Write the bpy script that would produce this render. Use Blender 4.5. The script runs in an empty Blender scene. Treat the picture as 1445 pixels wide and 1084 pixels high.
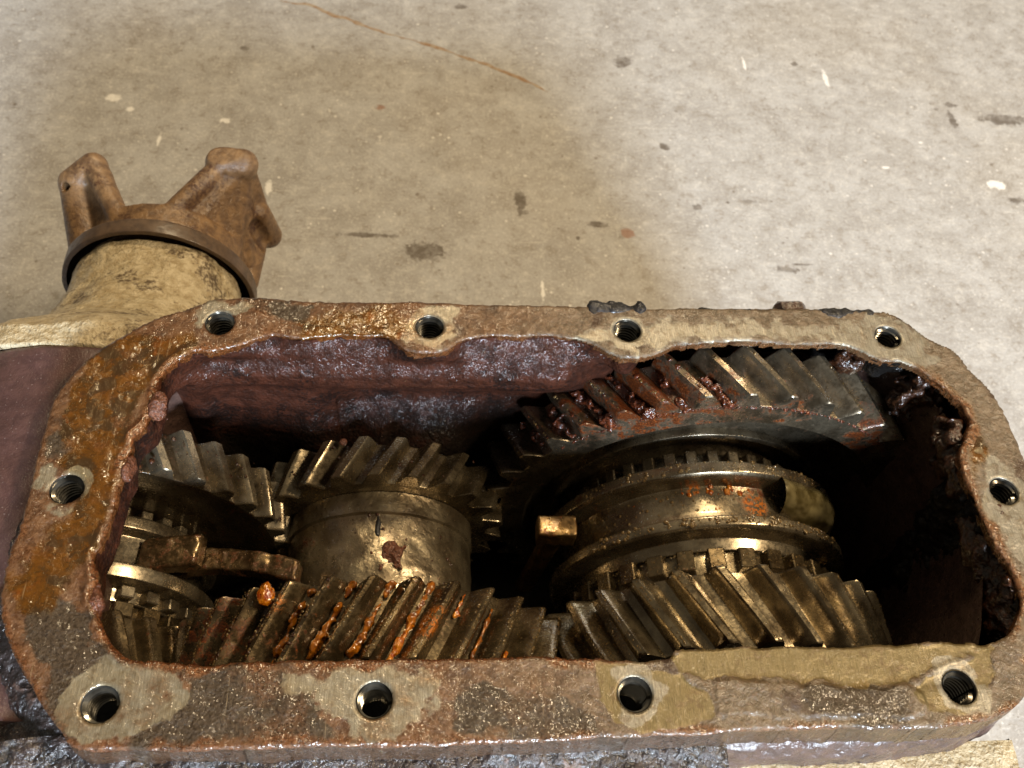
import bpy, math, random
import numpy as np
from mathutils import Matrix, Vector

# ------------------------------------------------------------------ camera, world, lamps, exposure
SC = bpy.context.scene
COL = SC.collection
FZ = 24.0                      # the cover face of the gearbox lies 24 cm above the floor; all lengths below are cm, z = 0 on that face


def M(p):
    return Vector((p[0] * .01, p[1] * .01, (p[2] + FZ) * .01))


cam_d = bpy.data.cameras.new('camera')
cam = bpy.data.objects.new('camera', cam_d)
COL.objects.link(cam)
SC.camera = cam
_R = [[0.9948192, 0.0149266, 0.1005582], [-0.0441250, -0.8277271, 0.5593932], [0.0915846, -0.5609322, -0.8227802]]
mw = Matrix(((_R[0][0], -_R[0][1], -_R[0][2], 0), (_R[1][0], -_R[1][1], -_R[1][2], 0), (_R[2][0], -_R[2][1], -_R[2][2], 0), (0, 0, 0, 1)))
mw.translation = M((-4.13411, -15.73967, 30.70417))
cam.matrix_world = mw
cam_d.sensor_width = 36
cam_d.lens = 31.89
cam_d.clip_start = .01
cam_d.clip_end = 50
cam_d.dof.use_dof = True
cam_d.dof.focus_distance = .335
cam_d.dof.aperture_fstop = 22

W = bpy.data.worlds.new('World')
SC.world = W
W.use_nodes = True
W.node_tree.nodes['Background'].inputs[0].default_value = (1.0, .86, .64, 1)
W.node_tree.nodes['Background'].inputs[1].default_value = .13


def area(name, loc, target, sx, sy, power, col):
    d = bpy.data.lights.new(name, 'AREA')
    d.shape = 'RECTANGLE'
    d.size, d.size_y, d.energy, d.color = sx, sy, power, col
    o = bpy.data.objects.new(name, d)
    COL.objects.link(o)
    o.location = loc
    o.rotation_euler = (Vector(target) - Vector(loc)).to_track_quat('-Z', 'Y').to_euler()
    return o


area('doorway_daylight', (.72, -3.0, 1.5), (0, .1, .2), .8, .5, 312, (.76, .87, 1.0))
area('ceiling_lamp', (1.25, -.2, 1.85), (0, 0, .2), .6, .2, 37, (1.0, .78, .50))
area('ceiling_lamp', (.3, 1.25, 2.1), (0, 0, .2), .55, .16, 27, (1.0, .78, .48))
SC.view_settings.view_transform = 'Standard'
SC.view_settings.look = 'None'
SC.view_settings.exposure = 0
SC.view_settings.gamma = 1
SC.render.engine = 'CYCLES'
SC.cycles.max_bounces = 8

# ------------------------------------------------------------------ numbers measured on the casting (cm)
OUTER = [(-18.17, -1.71), (-18.14, -0.59), (-18.19, 0.93), (-18.22, 2.53), (-18.23, 3.8), (-17.85, 5.02), (-17.12, 6.27), (-16.37, 7.07), (-15.57, 7.71), (-14.74, 8.29), (-13.94, 8.69), (-13.33, 9.05), (-12.76, 9.3), (-11.04, 9.39), (-8.51, 9.31), (-3.98, 9.38), (0.35, 9.35), (3.66, 9.33), (8.66, 9.4), (12.96, 9.49), (16.5, 9.51), (17.33, 9.2), (17.94, 8.65), (18.69, 7.9), (19.59, 7.29), (20.03, 6.14), (20.54, 5.25), (20.77, 4.01), (20.83, 2.71), (20.78, 1.69), (20.65, 0.38), (20.21, -1.19), (19.57, -2.98), (18.7, -5.19), (17.87, -6.75), (17.04, -7.85), (16.08, -8.38), (15.12, -8.65), (13.52, -8.75), (10.5, -8.71), (8.02, -8.7), (5.08, -8.79), (3.57, -8.8), (1.03, -8.85), (-1.52, -8.92), (-4.71, -8.91), (-7.17, -8.88), (-8.92, -8.9), (-12.7, -8.89), (-14.57, -8.76), (-15.18, -8.2), (-15.95, -7.36), (-16.69, -6.41), (-17.33, -5.59), (-17.77, -4.76), (-18.11, -3.78), (-18.2, -2.89)]
INNER = [(-13.23, 6.54), (-13.69, 6.14), (-14.13, 5.78), (-14.41, 5.29), (-14.47, 4.71), (-14.42, 3.79), (-14.5, 3.01), (-14.94, 2.41), (-14.97, 1.73), (-14.91, 1.13), (-15.03, 0.57), (-15.09, -0.16), (-15.12, -0.75), (-15.19, -1.77), (-15.31, -2.44), (-15.08, -3.24), (-15.1, -3.8), (-14.81, -4.43), (-14.51, -4.9), (-14.14, -5.52), (-13.47, -5.98), (-12.39, -6.11), (-11.06, -6.23), (-9.86, -6.15), (-7.21, -6.1), (-3.95, -6.1), (-2.3, -6.18), (-0.75, -6.1), (0.62, -6.17), (2.34, -6.25), (4.22, -6.33), (4.69, -6.24), (5.13, -5.95), (7.72, -5.91), (11.99, -5.89), (14.68, -5.83), (16.2, -5.9), (17.09, -5.7), (17.7, -5.32), (18.18, -4.65), (18.41, -3.82), (18.42, -2.88), (18.2, -2.21), (18.08, -1.34), (18.0, -0.73), (17.94, 0.05), (17.94, 0.92), (18.06, 1.97), (18.71, 2.97), (19.02, 3.49), (19.02, 4.24), (18.67, 5.04), (18.09, 5.73), (17.54, 6.36), (16.84, 6.65), (16.15, 6.64), (15.55, 6.93), (14.97, 7.34), (14.37, 7.52), (13.0, 7.53), (11.77, 7.54), (10.67, 7.67), (9.31, 7.59), (7.5, 7.43), (6.73, 7.3), (6.21, 6.99), (5.27, 6.7), (4.44, 6.64), (3.91, 6.86), (3.47, 7.15), (2.76, 7.47), (2.07, 7.61), (1.28, 7.7), (0.26, 7.67), (-1.44, 7.59), (-2.44, 7.34), (-3.16, 6.81), (-4.45, 6.74), (-5.05, 7.06), (-5.71, 7.45), (-7.56, 7.47), (-9.08, 7.25), (-10.36, 7.44), (-11.13, 7.09), (-12.24, 6.67)]
HOLES = [(-12.47, 8.01), (-3.78, 8.02), (4.79, 8.06), (16.68, 8.01), (-16.85, 0.24), (19.36, 0.28), (-14.14, -7.44), (-5.48, -7.48), (3.23, -7.46), (14.86, -7.44)]
Z_CLEAN = [[(-15.19, -6.66), (-14.21, -6.11), (-12.0, -6.61), (-11.6, -7.29), (-12.22, -7.94), (-12.79, -8.36), (-13.75, -8.4), (-14.81, -7.95)], [(-8.48, -6.67), (-6.88, -6.46), (-4.77, -6.42), (-3.35, -6.59), (-2.88, -6.93), (-3.59, -7.56), (-4.04, -8.23), (-4.83, -8.54), (-6.06, -8.73), (-6.54, -8.17), (-7.5, -7.37)], [(2.7, 7.47), (4.23, 8.75), (7.25, 8.68), (9.82, 8.63), (13.4, 8.53), (16.62, 9.35), (18.11, 8.65), (18.73, 6.88), (17.71, 6.29), (15.93, 6.9), (13.19, 7.65), (7.09, 7.66), (4.8, 6.84), (3.6, 7.19)], [(19.0, 2.01), (20.22, 1.52), (20.18, -0.57), (19.07, -2.68), (18.25, -1.34), (18.27, 0.37)], [(-13.52, 8.55), (-12.92, 9.18), (-11.57, 8.91), (-11.31, 8.42), (-12.83, 8.57), (-12.99, 7.63), (-13.36, 7.44)], [(-4.58, 8.81), (-3.79, 9.38), (-2.45, 9.07), (-2.77, 7.33), (-3.95, 6.93), (-5.0, 7.65)], [(-18.07, 0.24), (-17.89, 1.11), (-16.92, 1.27), (-17.57, 0.82), (-17.62, -0.05), (-17.47, -0.47), (-17.87, -0.19)]]
Z_OLIVE = [[(4.68, -6.26), (5.14, -5.9), (7.73, -5.86), (12.0, -5.84), (16.22, -5.85), (16.87, -6.09), (15.05, -6.5), (13.89, -6.81), (12.97, -7.21), (11.38, -7.33), (8.88, -7.09), (6.89, -6.93), (5.73, -7.08), (4.92, -6.66)], [(1.98, -6.37), (3.46, -6.46), (4.89, -6.9), (6.01, -7.63), (5.9, -8.26), (4.39, -8.59), (3.17, -8.75), (2.38, -8.37), (2.11, -7.56)], [(13.47, -7.29), (14.45, -6.69), (16.31, -6.34), (16.43, -6.97), (15.62, -8.06), (14.41, -8.4), (13.46, -8.14), (12.97, -7.65)]]
Z_OIL = [[(-17.55, 4.73), (-17.17, 6.1), (-16.36, 7.0), (-15.45, 7.2), (-13.66, 7.36), (-13.29, 6.79), (-14.29, 6.05), (-14.65, 4.78), (-14.91, 2.66), (-15.15, 0.54), (-15.25, -1.44), (-15.51, -2.51), (-15.81, -2.77), (-16.4, -4.29), (-17.37, -4.03), (-17.83, -3.53), (-17.64, -1.98), (-16.45, -0.89), (-16.33, 0.24), (-17.17, 1.26), (-16.52, 1.72), (-17.48, 2.63)], [(-9.15, 8.11), (-7.88, 8.91), (-5.18, 8.87), (-2.76, 7.71), (-5.58, 7.34), (-8.92, 7.11)], [(18.72, 5.37), (19.29, 3.75), (19.0, 2.01), (18.21, 0.37), (18.18, 1.34), (18.95, 3.39)]]
Z_DARK = [[(9.75, -7.71), (10.83, -7.49), (12.26, -7.88), (12.34, -8.47), (10.58, -8.43), (9.42, -8.06)], [(-12.5, -8.79), (-12.42, -8.05), (-11.78, -7.29), (-10.09, -6.52), (-8.0, -6.91), (-7.25, -7.71), (-6.5, -8.83)], [(-17.4, -5.24), (-16.74, -3.79), (-15.53, -4.05), (-14.82, -5.28), (-13.2, -6.7), (-14.97, -6.67), (-14.96, -8.2), (-15.94, -7.21)], [(-17.92, 2.32), (-16.65, 3.59), (-15.68, 3.29), (-15.95, 1.42), (-17.21, 1.41), (-17.92, 1.26)], [(-2.88, -7.35), (-1.46, -7.02), (1.16, -7.31), (2.0, -8.59), (-2.67, -8.81)], [(-11.6, 9.18), (-8.5, 9.16), (-9.02, 8.3), (-11.34, 8.16)]]
AX1 = (-6.0, -12.0)            # cluster shaft   (x, z), all shafts run along y
AX2 = (9.75, -11.8)             # main shaft
AX3 = (-18.9, -10.8)           # output shaft
rng = np.random.default_rng(5)
random.seed(5)

# ------------------------------------------------------------------ noise
_perm = np.random.default_rng(11).permutation(256)
_perm = np.concatenate([_perm, _perm, _perm])
_val = np.random.default_rng(12).uniform(-1, 1, 256)


def vnoise(p):
    i = np.floor(p).astype(np.int64)
    f = p - i
    f = f * f * (3 - 2 * f)
    i &= 255
    r = 0
    for dx in (0, 1):
        for dy in (0, 1):
            for dz in (0, 1):
                h = _val[_perm[_perm[_perm[(i[:, 0] + dx) & 255] + ((i[:, 1] + dy) & 255)] + ((i[:, 2] + dz) & 255)] & 255]
                r = r + h * (f[:, 0] if dx else 1 - f[:, 0]) * (f[:, 1] if dy else 1 - f[:, 1]) * (f[:, 2] if dz else 1 - f[:, 2])
    return r


def fbm(p, s, o=4, g=.5):
    p = np.asarray(p, float) * s
    r, a = 0, 1.
    for k in range(o):
        r = r + a * vnoise(p + 17.3 * k)
        p = p * 2.03
        a *= g
    return r


def sstep(a, b, x):
    t = np.clip((x - a) / (b - a), 0, 1)
    return t * t * (3 - 2 * t)


# ------------------------------------------------------------------ objects
def mesh(name, v, f, mat, parent=None, smooth=True, attrs=None, origin=(0, 0, 0), label=None, kind=None, noise=None):
    v = np.asarray(v, float)
    me = bpy.data.meshes.new(name)
    o = np.array(origin, float)
    vv = (v - o) * .01
    if parent is None:
        loc = M(origin)
    else:
        loc = M(origin) - parent['_w'] if False else M(origin)
    me.from_pydata(vv.tolist() if len(vv) < 20000 else vv, [], f if isinstance(f, list) else f.tolist())
    if smooth is True:
        me.shade_smooth()
    elif smooth:
        me.shade_smooth()
        me.set_sharp_from_angle(angle=math.radians(smooth))
    for k, a in (attrs or {}).items():
        at = me.attributes.new(k, 'FLOAT', 'POINT')
        at.data.foreach_set('value', np.asarray(a, np.float32))
    if mat:
        me.materials.append(mat)
    ob = bpy.data.objects.new(name, me)
    COL.objects.link(ob)
    ob.location = loc
    if parent is not None:
        ob.parent = parent
        ob.matrix_parent_inverse = inv(parent)
    if label:
        ob['label'] = label
    if kind:
        ob['kind'] = kind
    return ob


_w = {}


def inv(p):
    t = Vector()
    while p is not None:
        t += Vector(p.location) if p.name not in _w else _w[p.name]
        break
    return Matrix.Translation(-_w.get(p.name, Vector(p.location)))


def thing(name, label, cat, loc, group=None):
    o = bpy.data.objects.new(name, None)
    COL.objects.link(o)
    o.location = M(loc)
    o.empty_display_size = .02
    o['label'] = label
    o['category'] = cat
    if group:
        o['group'] = group
    _w[o.name] = Vector(o.location)
    return o


def sub(name, v, f, mat, parent, **k):
    """a part (or sub-part) whose origin stays where its thing stands"""
    o = mesh(name, v, f, mat, parent, **k)
    _w[o.name] = Vector(o.location)
    return o


def grid_faces(nu, nv, wrap_u=False, wrap_v=False, flip=False):
    iu = np.arange(nu if wrap_u else nu - 1)
    iv = np.arange(nv if wrap_v else nv - 1)
    a, b = np.meshgrid(iu, iv, indexing='ij')
    a, b = a.ravel(), b.ravel()
    a2, b2 = (a + 1) % nu, (b + 1) % nv
    q = np.stack([a * nv + b, a2 * nv + b, a2 * nv + b2, a * nv + b2], 1)
    return q[:, ::-1] if flip else q


def lathe(profile, ax, nseg=128, jit=0, js=2., a0=0, a1=360, close=False):
    """profile: (y, r) pairs turned about the shaft ax"""
    pr = np.array(profile, float)
    full = abs(a1 - a0) >= 360
    th = np.radians(np.linspace(a0, a1, nseg + (0 if full else 1), endpoint=not full))
    r, y = pr[:, 1][None, :], pr[:, 0][None, :]
    v = np.stack([ax[0] + np.cos(th)[:, None] * r, np.broadcast_to(y, (len(th), len(pr))), ax[1] + np.sin(th)[:, None] * r], -1).reshape(-1, 3)
    f = grid_faces(len(th), len(pr), wrap_u=full, wrap_v=close)
    if jit:
        d = fbm(v, js, 4) * jit
        n = np.stack([v[:, 0] - ax[0], 0 * d, v[:, 2] - ax[1]], 1)
        n /= np.maximum(np.linalg.norm(n, axis=1), 1e-6)[:, None]
        v = v + n * d[:, None]
    return v, f


def dense(profile, step=.12):
    out = [profile[0]]
    for a, b in zip(profile, profile[1:]):
        n = max(1, int(math.hypot(b[0] - a[0], b[1] - a[1]) / step))
        for k in range(1, n + 1):
            out.append((a[0] + (b[0] - a[0]) * k / n, a[1] + (b[1] - a[1]) * k / n))
    return out


def rounded(profile, r=.06, n=3):
    """round the inner corners of an open profile"""
    P = [np.array(p, float) for p in profile]
    out = [tuple(P[0])]
    for a, b, c in zip(P, P[1:], P[2:]):
        d1, d2 = a - b, c - b
        l1, l2 = np.linalg.norm(d1), np.linalg.norm(d2)
        q = min(r, l1 * .45, l2 * .45)
        s, e = b + d1 / l1 * q, b + d2 / l2 * q
        for k in range(n + 1):
            t = k / n
            out.append(tuple((1 - t) ** 2 * s + 2 * t * (1 - t) * b + t * t * e))
    out.append(tuple(P[-1]))
    return out


def merge(parts):
    V, F, n = [], [], 0
    for v, f in parts:
        v = np.asarray(v, float)
        V.append(v)
        F += [[int(i) + n for i in q] for q in f]
        n += len(v)
    return np.concatenate(V), F


def box(c, s, rot=None, bev=.04):
    """a box with chamfered edges (24 vertices)"""
    h = np.array(s, float) / 2
    v, idx = [], {}
    for sx in (-1, 1):
        for sy in (-1, 1):
            for sz in (-1, 1):
                for k in range(3):
                    p = np.array([sx, sy, sz]) * h
                    for j in range(3):
                        if j != k:
                            p[j] -= np.array([sx, sy, sz])[j] * bev
                    idx[(sx, sy, sz, k)] = len(v)
                    v.append(p)
    f = []
    for k in range(3):
        i, j = (k + 1) % 3, (k + 2) % 3
        for s_ in (-1, 1):
            loop = []
            for (a, b) in ((-1, -1), (1, -1), (1, 1), (-1, 1)):
                t = [0, 0, 0]
                t[k], t[i], t[j] = s_, a, b
                loop.append(idx[(*t, k)])
            f.append(loop if s_ > 0 else loop[::-1])
    for k in range(3):                                  # edges along axis k
        i, j = (k + 1) % 3, (k + 2) % 3
        for a in (-1, 1):
            for b in (-1, 1):
                t0, t1 = [0, 0, 0], [0, 0, 0]
                t0[k], t1[k] = -1, 1
                t0[i] = t1[i] = a
                t0[j] = t1[j] = b
                q = [idx[(*t0, i)], idx[(*t1, i)], idx[(*t1, j)], idx[(*t0, j)]]
                f.append(q if a * b > 0 else q[::-1])
    for sx in (-1, 1):
        for sy in (-1, 1):
            for sz in (-1, 1):
                q = [idx[(sx, sy, sz, k)] for k in range(3)]
                f.append(q if sx * sy * sz > 0 else q[::-1])
    v = np.array(v)
    if rot is not None:
        v = v @ np.array(rot.to_3x3()).T
    return v + np.array(c, float), f


def surfnet(sdf, lo, hi, h):
    """surface of sdf = 0 on a grid (naive surface nets)"""
    ax = [np.arange(lo[k], hi[k] + h, h) for k in range(3)]
    n = [len(a) for a in ax]
    X, Y, Z = np.meshgrid(*ax, indexing='ij')
    D = sdf(np.stack([X.ravel(), Y.ravel(), Z.ravel()], 1)).reshape(n)
    S = D < 0
    acc = np.zeros((n[0] - 1, n[1] - 1, n[2] - 1, 3))
    cnt = np.zeros((n[0] - 1, n[1] - 1, n[2] - 1))
    base = np.stack(np.meshgrid(*[np.arange(k - 1) for k in n], indexing='ij'), -1).astype(float)
    corners = [(a, b, c) for a in (0, 1) for b in (0, 1) for c in (0, 1)]

    def cs(A, c):
        return A[c[0]:n[0] - 1 + c[0], c[1]:n[1] - 1 + c[1], c[2]:n[2] - 1 + c[2]]
    for i, a in enumerate(corners):
        for b in corners[i + 1:]:
            d = np.array(b) - np.array(a)
            if np.abs(d).sum() != 1:
                continue
            m = cs(S, a) != cs(S, b)
            da, db = cs(D, a), cs(D, b)
            t = np.where(m, da / np.where(m, da - db, 1), 0)
            for k in range(3):
                acc[..., k] += np.where(m, a[k] + t * d[k], 0)
            cnt += m
    act = cnt > 0
    idx = -np.ones(act.shape, int)
    idx[act] = np.arange(act.sum())
    v = (base[act] + acc[act] / cnt[act][:, None]) * h + np.array(lo)
    F = []
    for k in range(3):
        i, j = (k + 1) % 3, (k + 2) % 3
        sl0 = [slice(1, n[q] - 1) for q in range(3)]
        sl1 = list(sl0)
        sl0[k] = slice(0, n[k] - 1)
        sl1[k] = slice(1, n[k])
        s0, s1 = S[tuple(sl0)], S[tuple(sl1)]
        c = np.argwhere(s0 != s1)
        inside = s0[s0 != s1]
        p = c.copy()
        for q in range(3):
            if q != k:
                p[:, q] += 1
        def cell(di, dj):
            r = p.copy()
            r[:, i] -= di
            r[:, j] -= dj
            return idx[r[:, 0], r[:, 1], r[:, 2]]
        q4 = np.stack([cell(1, 1), cell(0, 1), cell(0, 0), cell(1, 0)], 1)
        q4[~inside] = q4[~inside][:, ::-1]
        F.append(q4)
    F = np.concatenate(F)
    return v, F[(F >= 0).all(1)]


def capsule(p, a, b, ra, rb):
    a, b = np.array(a, float), np.array(b, float)
    d = b - a
    t = np.clip(((p - a) @ d) / (d @ d), 0, 1)
    return np.linalg.norm(p - a - t[:, None] * d, axis=1) - (ra + (rb - ra) * t)


def smin(a, b, k):
    h = np.clip(.5 + .5 * (b - a) / k, 0, 1)
    return b * (1 - h) + a * h - k * h * (1 - h)


def ico(n=1):
    import bmesh
    bm = bmesh.new()
    bmesh.ops.create_icosphere(bm, subdivisions=n, radius=1)
    v = np.array([list(x.co) for x in bm.verts])
    f = np.array([[w.index for w in q.verts] for q in bm.faces])
    bm.free()
    return v, f


ICO1, ICO2 = ico(1), ico(2)


def scatter(points, radii, flat=None, base=ICO2, jit=0.):
    v0, f0 = base
    P, r = np.asarray(points, float), np.asarray(radii, float)
    n = len(P)
    V = v0[None] * r[:, None, None]
    if jit:
        V = V * (1 + jit * fbm((v0[None] * 1. + np.arange(n)[:, None, None] * 7.7).reshape(-1, 3), 1.3, 3).reshape(n, -1, 1))
    if flat is not None:                                # squash along the surface normal
        N = np.asarray(flat, float)
        V = V - (V * N[:, None]).sum(-1, keepdims=True) * N[:, None] * .45
    V = V + P[:, None]
    F = f0[None] + (np.arange(n) * len(v0))[:, None, None]
    return V.reshape(-1, 3), F.reshape(-1, 3)


# ------------------------------------------------------------------ materials
def lin(r, g, b):
    return tuple(((c / 255) / 12.92 if c < 10.3 else (((c / 255) + .055) / 1.055) ** 2.4) for c in (r, g, b)) + (1,)


KD = .58


def dim(c):
    return tuple(x * KD for x in c[:3]) + (1,)


class NT:
    def __init__(s, name):
        s.m = bpy.data.materials.new(name)
        s.m.use_nodes = True
        s.t = s.m.node_tree
        s.t.nodes.clear()
        s.out = s.t.nodes.new('ShaderNodeOutputMaterial')
        s.b = s.t.nodes.new('ShaderNodeBsdfPrincipled')
        s.t.links.new(s.b.outputs[0], s.out.inputs[0])
        g = s.t.nodes.new('ShaderNodeNewGeometry')
        mp = s.vm('MULTIPLY', g.outputs['Position'], (100, 100, 100))
        s.P = mp                                        # position in cm

    def n(s, typ, **k):
        x = s.t.nodes.new(typ)
        for a, b in k.items():
            setattr(x, a, b)
        return x

    def put(s, sock, v):
        if v is None:
            return
        if hasattr(v, 'is_output') or isinstance(v, bpy.types.NodeSocket):
            s.t.links.new(v, sock)
        else:
            if sock.type == 'RGBA' and len(v) == 3:
                v = (*v, 1)
            sock.default_value = v

    def vm(s, op, a, b):
        x = s.n('ShaderNodeVectorMath', operation=op)
        s.put(x.inputs[0], a)
        s.put(x.inputs[1], b)
        return x.outputs['Value'] if op in ('DISTANCE', 'LENGTH', 'DOT_PRODUCT') else x.outputs[0]

    def ma(s, op, a, b=0., c=None, clamp=False):
        x = s.n('ShaderNodeMath', operation=op, use_clamp=clamp)
        s.put(x.inputs[0], a)
        s.put(x.inputs[1], b)
        if c is not None:
            s.put(x.inputs[2], c)
        return x.outputs[0]

    def noise(s, scale, detail=5, rough=.55, dist=0., vec=None, off=0):
        x = s.n('ShaderNodeTexNoise')
        v = vec or s.P
        if off:
            v = s.vm('ADD', v, (off, off * 1.7, -off))
        s.put(x.inputs['Vector'], v)
        x.inputs['Scale'].default_value = scale
        x.inputs['Detail'].default_value = detail
        x.inputs['Roughness'].default_value = rough
        x.inputs['Distortion'].default_value = dist
        return x.outputs[0]

    def voro(s, scale, feature='F1', vec=None, rnd=1.):
        x = s.n('ShaderNodeTexVoronoi', feature=feature)
        s.put(x.inputs['Vector'], vec or s.P)
        x.inputs['Scale'].default_value = scale
        x.inputs['Randomness'].default_value = rnd
        return x

    def ramp(s, v, a, b, lo=0., hi=1.):
        x = s.n('ShaderNodeMapRange', interpolation_type='SMOOTHSTEP')
        s.put(x.inputs[0], v)
        s.put(x.inputs[1], a)
        s.put(x.inputs[2], b)
        s.put(x.inputs[3], lo)
        s.put(x.inputs[4], hi)
        return x.outputs[0]

    def mix(s, f, a, b):
        x = s.n('ShaderNodeMix', data_type='RGBA')
        s.put(x.inputs[0], f)
        s.put(x.inputs[6], a)
        s.put(x.inputs[7], b)
        return x.outputs[2]

    def fmix(s, f, a, b):
        x = s.n('ShaderNodeMix', data_type='FLOAT')
        s.put(x.inputs[0], f)
        s.put(x.inputs[2], a)
        s.put(x.inputs[3], b)
        return x.outputs[0]

    def attr(s, name):
        return s.n('ShaderNodeAttribute', attribute_name=name).outputs['Fac']

    def bump(s, h, dist, prev=None, strength=1.):
        x = s.n('ShaderNodeBump')
        x.inputs['Strength'].default_value = strength
        x.inputs['Distance'].default_value = dist * .01
        s.put(x.inputs['Height'], h)
        if prev is not None:
            s.put(x.inputs['Normal'], prev)
        return x.outputs[0]

    def patch(s, c, r, edge=.5, nz=None):
        """1 inside a ragged ball of radius r cm round the point c (casting cm)"""
        d = s.vm('DISTANCE', s.P, (c[0], c[1], c[2] + FZ))
        if nz is not None:
            d = s.ma('ADD', d, s.ma('MULTIPLY', s.ma('SUBTRACT', nz, .5), r * 1.6))
        return s.ramp(d, r * (1 - edge), r, 1., 0.)

    def fin(s, **k):
        for a, v in k.items():
            s.put(s.b.inputs[a.replace('_', ' ')], v)
        return s.m


def metal(name, c1, c2, rust=(62, 30, 14), rust2=(132, 70, 32), rt=.60, grime=(30, 22, 16), gt=.60, rough=(.22, .42), bump=.012, patches=(), fine=14, coat=.5, orange=(), oil=(60, 40, 14), metl=.85):
    s = NT(name)
    big = s.noise(.55, 4, .6)
    mid = s.noise(1.7, 5, .6, .3)
    sm = s.noise(6, 5, .6, off=3)
    fn = s.noise(fine, 4, .6, off=9)
    col = s.mix(s.ramp(s.noise(.9, 4, .5, off=13), .35, .65), lin(*c1), lin(*c2))
    rm = s.ma('ADD', s.ma('MULTIPLY', mid, .55), s.ma('MULTIPLY', sm, .45))
    for (c, r, w) in patches:
        rm = s.ma('ADD', rm, s.ma('MULTIPLY', s.patch(c, r, .7, sm), w))
    rmask = s.ramp(rm, rt, rt + .10)
    rc = s.mix(s.ramp(fn, .45, .7), lin(*rust), lin(*rust2))
    gm = s.ramp(s.ma('ADD', s.ma('MULTIPLY', big, .6), s.ma('MULTIPLY', sm, .4)), gt, gt + .1)
    col = s.mix(s.ma('MULTIPLY', gm, .8), col, lin(*grime))
    col = s.mix(rmask, col, rc)
    om = None
    for (c, r) in orange:
        q = s.patch(c, r, .3, sm)
        om = q if om is None else s.ma('MAXIMUM', om, q)
    if om is not None:
        om = s.ma('MULTIPLY', om, s.ramp(sm, .42, .55))
        col = s.mix(om, col, s.mix(s.ramp(fn, .4, .6), lin(136, 72, 14), lin(190, 112, 30)))
    notm = s.ma('MAXIMUM', rmask, s.ma('MULTIPLY', gm, .8))
    if om is not None:
        notm = s.ma('MAXIMUM', notm, om)
    ro = s.fmix(s.ramp(sm, .3, .7), rough[0], rough[1])
    ro = s.fmix(rmask, ro, .36)
    b = s.bump(mid, bump * 1.2)
    b = s.bump(s.ma('MULTIPLY', s.ma('SUBTRACT', sm, .5), s.fmix(rmask, .2, 2.)), bump, b)
    b = s.bump(s.ma('MULTIPLY', s.ma('SUBTRACT', fn, .5), s.fmix(rmask, .08, 1.)), bump * .6, b)
    return s.fin(Base_Color=col, Metallic=s.ma('MULTIPLY', s.ma('SUBTRACT', 1., notm), metl), Roughness=ro, Normal=b, Coat_Weight=coat, Coat_Roughness=.08, Coat_Normal=b, Coat_Tint=(1., .94, .80, 1))


def dim_(*c):
    return dim(lin(*c))


def cast(name, c1, c2, c3, rough=(.3, .55), bump=.05, fine=9, coat=.4, t3=.6, spk=None, gl=1., black=False):
    """painted, rusty or oily casting"""
    s = NT(name)
    big = s.noise(.5, 5, .6)
    mid = s.noise(1.8, 6, .65, .4)
    sm = s.noise(fine, 5, .65, off=5)
    fn = s.noise(fine * 3, 3, .6, off=2)
    col = s.mix(s.ramp(mid, .35, .65), dim_(*c1), dim_(*c2))
    col = s.mix(s.ramp(s.ma('ADD', s.ma('MULTIPLY', big, .6), s.ma('MULTIPLY', sm, .4)), t3, t3 + .1), col, dim_(*c3))
    if black:
        cb = s.bump(s.noise(6.5, 2., .6, off=101), .085, s.bump(s.noise(1.6, 2, .6, off=7), .12))
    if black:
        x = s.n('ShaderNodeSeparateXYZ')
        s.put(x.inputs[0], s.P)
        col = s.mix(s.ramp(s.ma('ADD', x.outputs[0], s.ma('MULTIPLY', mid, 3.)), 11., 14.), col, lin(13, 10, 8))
        col = s.mix(s.ramp(s.ma('ADD', x.outputs[2], s.ma('MULTIPLY', mid, 3.)), 17., 20.5), lin(20, 13, 8), col)  # darker with depth: shade of the deep wall put into its colour
    if spk:
        v = s.voro(spk[0])
        f = s.ma('MULTIPLY', s.ramp(v.outputs['Distance'], .08, .22, 1., 0.), s.ramp(fn, .5, .6))
        col = s.mix(f, col, dim_(*spk[1]))
    b = s.bump(mid, bump)
    b = s.bump(s.noise(fine, 1.5, .6, off=5), bump * .8, b)
    b = s.bump(fn, bump * (.05 if black else .3), b)
    return s.fin(Base_Color=col, Metallic=0., Roughness=s.fmix(s.ramp(sm, .35, .65), rough[0], rough[1]), Normal=b, Coat_Weight=s.ramp(mid, .36, .62, .05, coat) if black else coat, Coat_Roughness=.12 if black else .15, Coat_Normal=cb if black else b, Specular_IOR_Level=.5 * gl)


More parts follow.
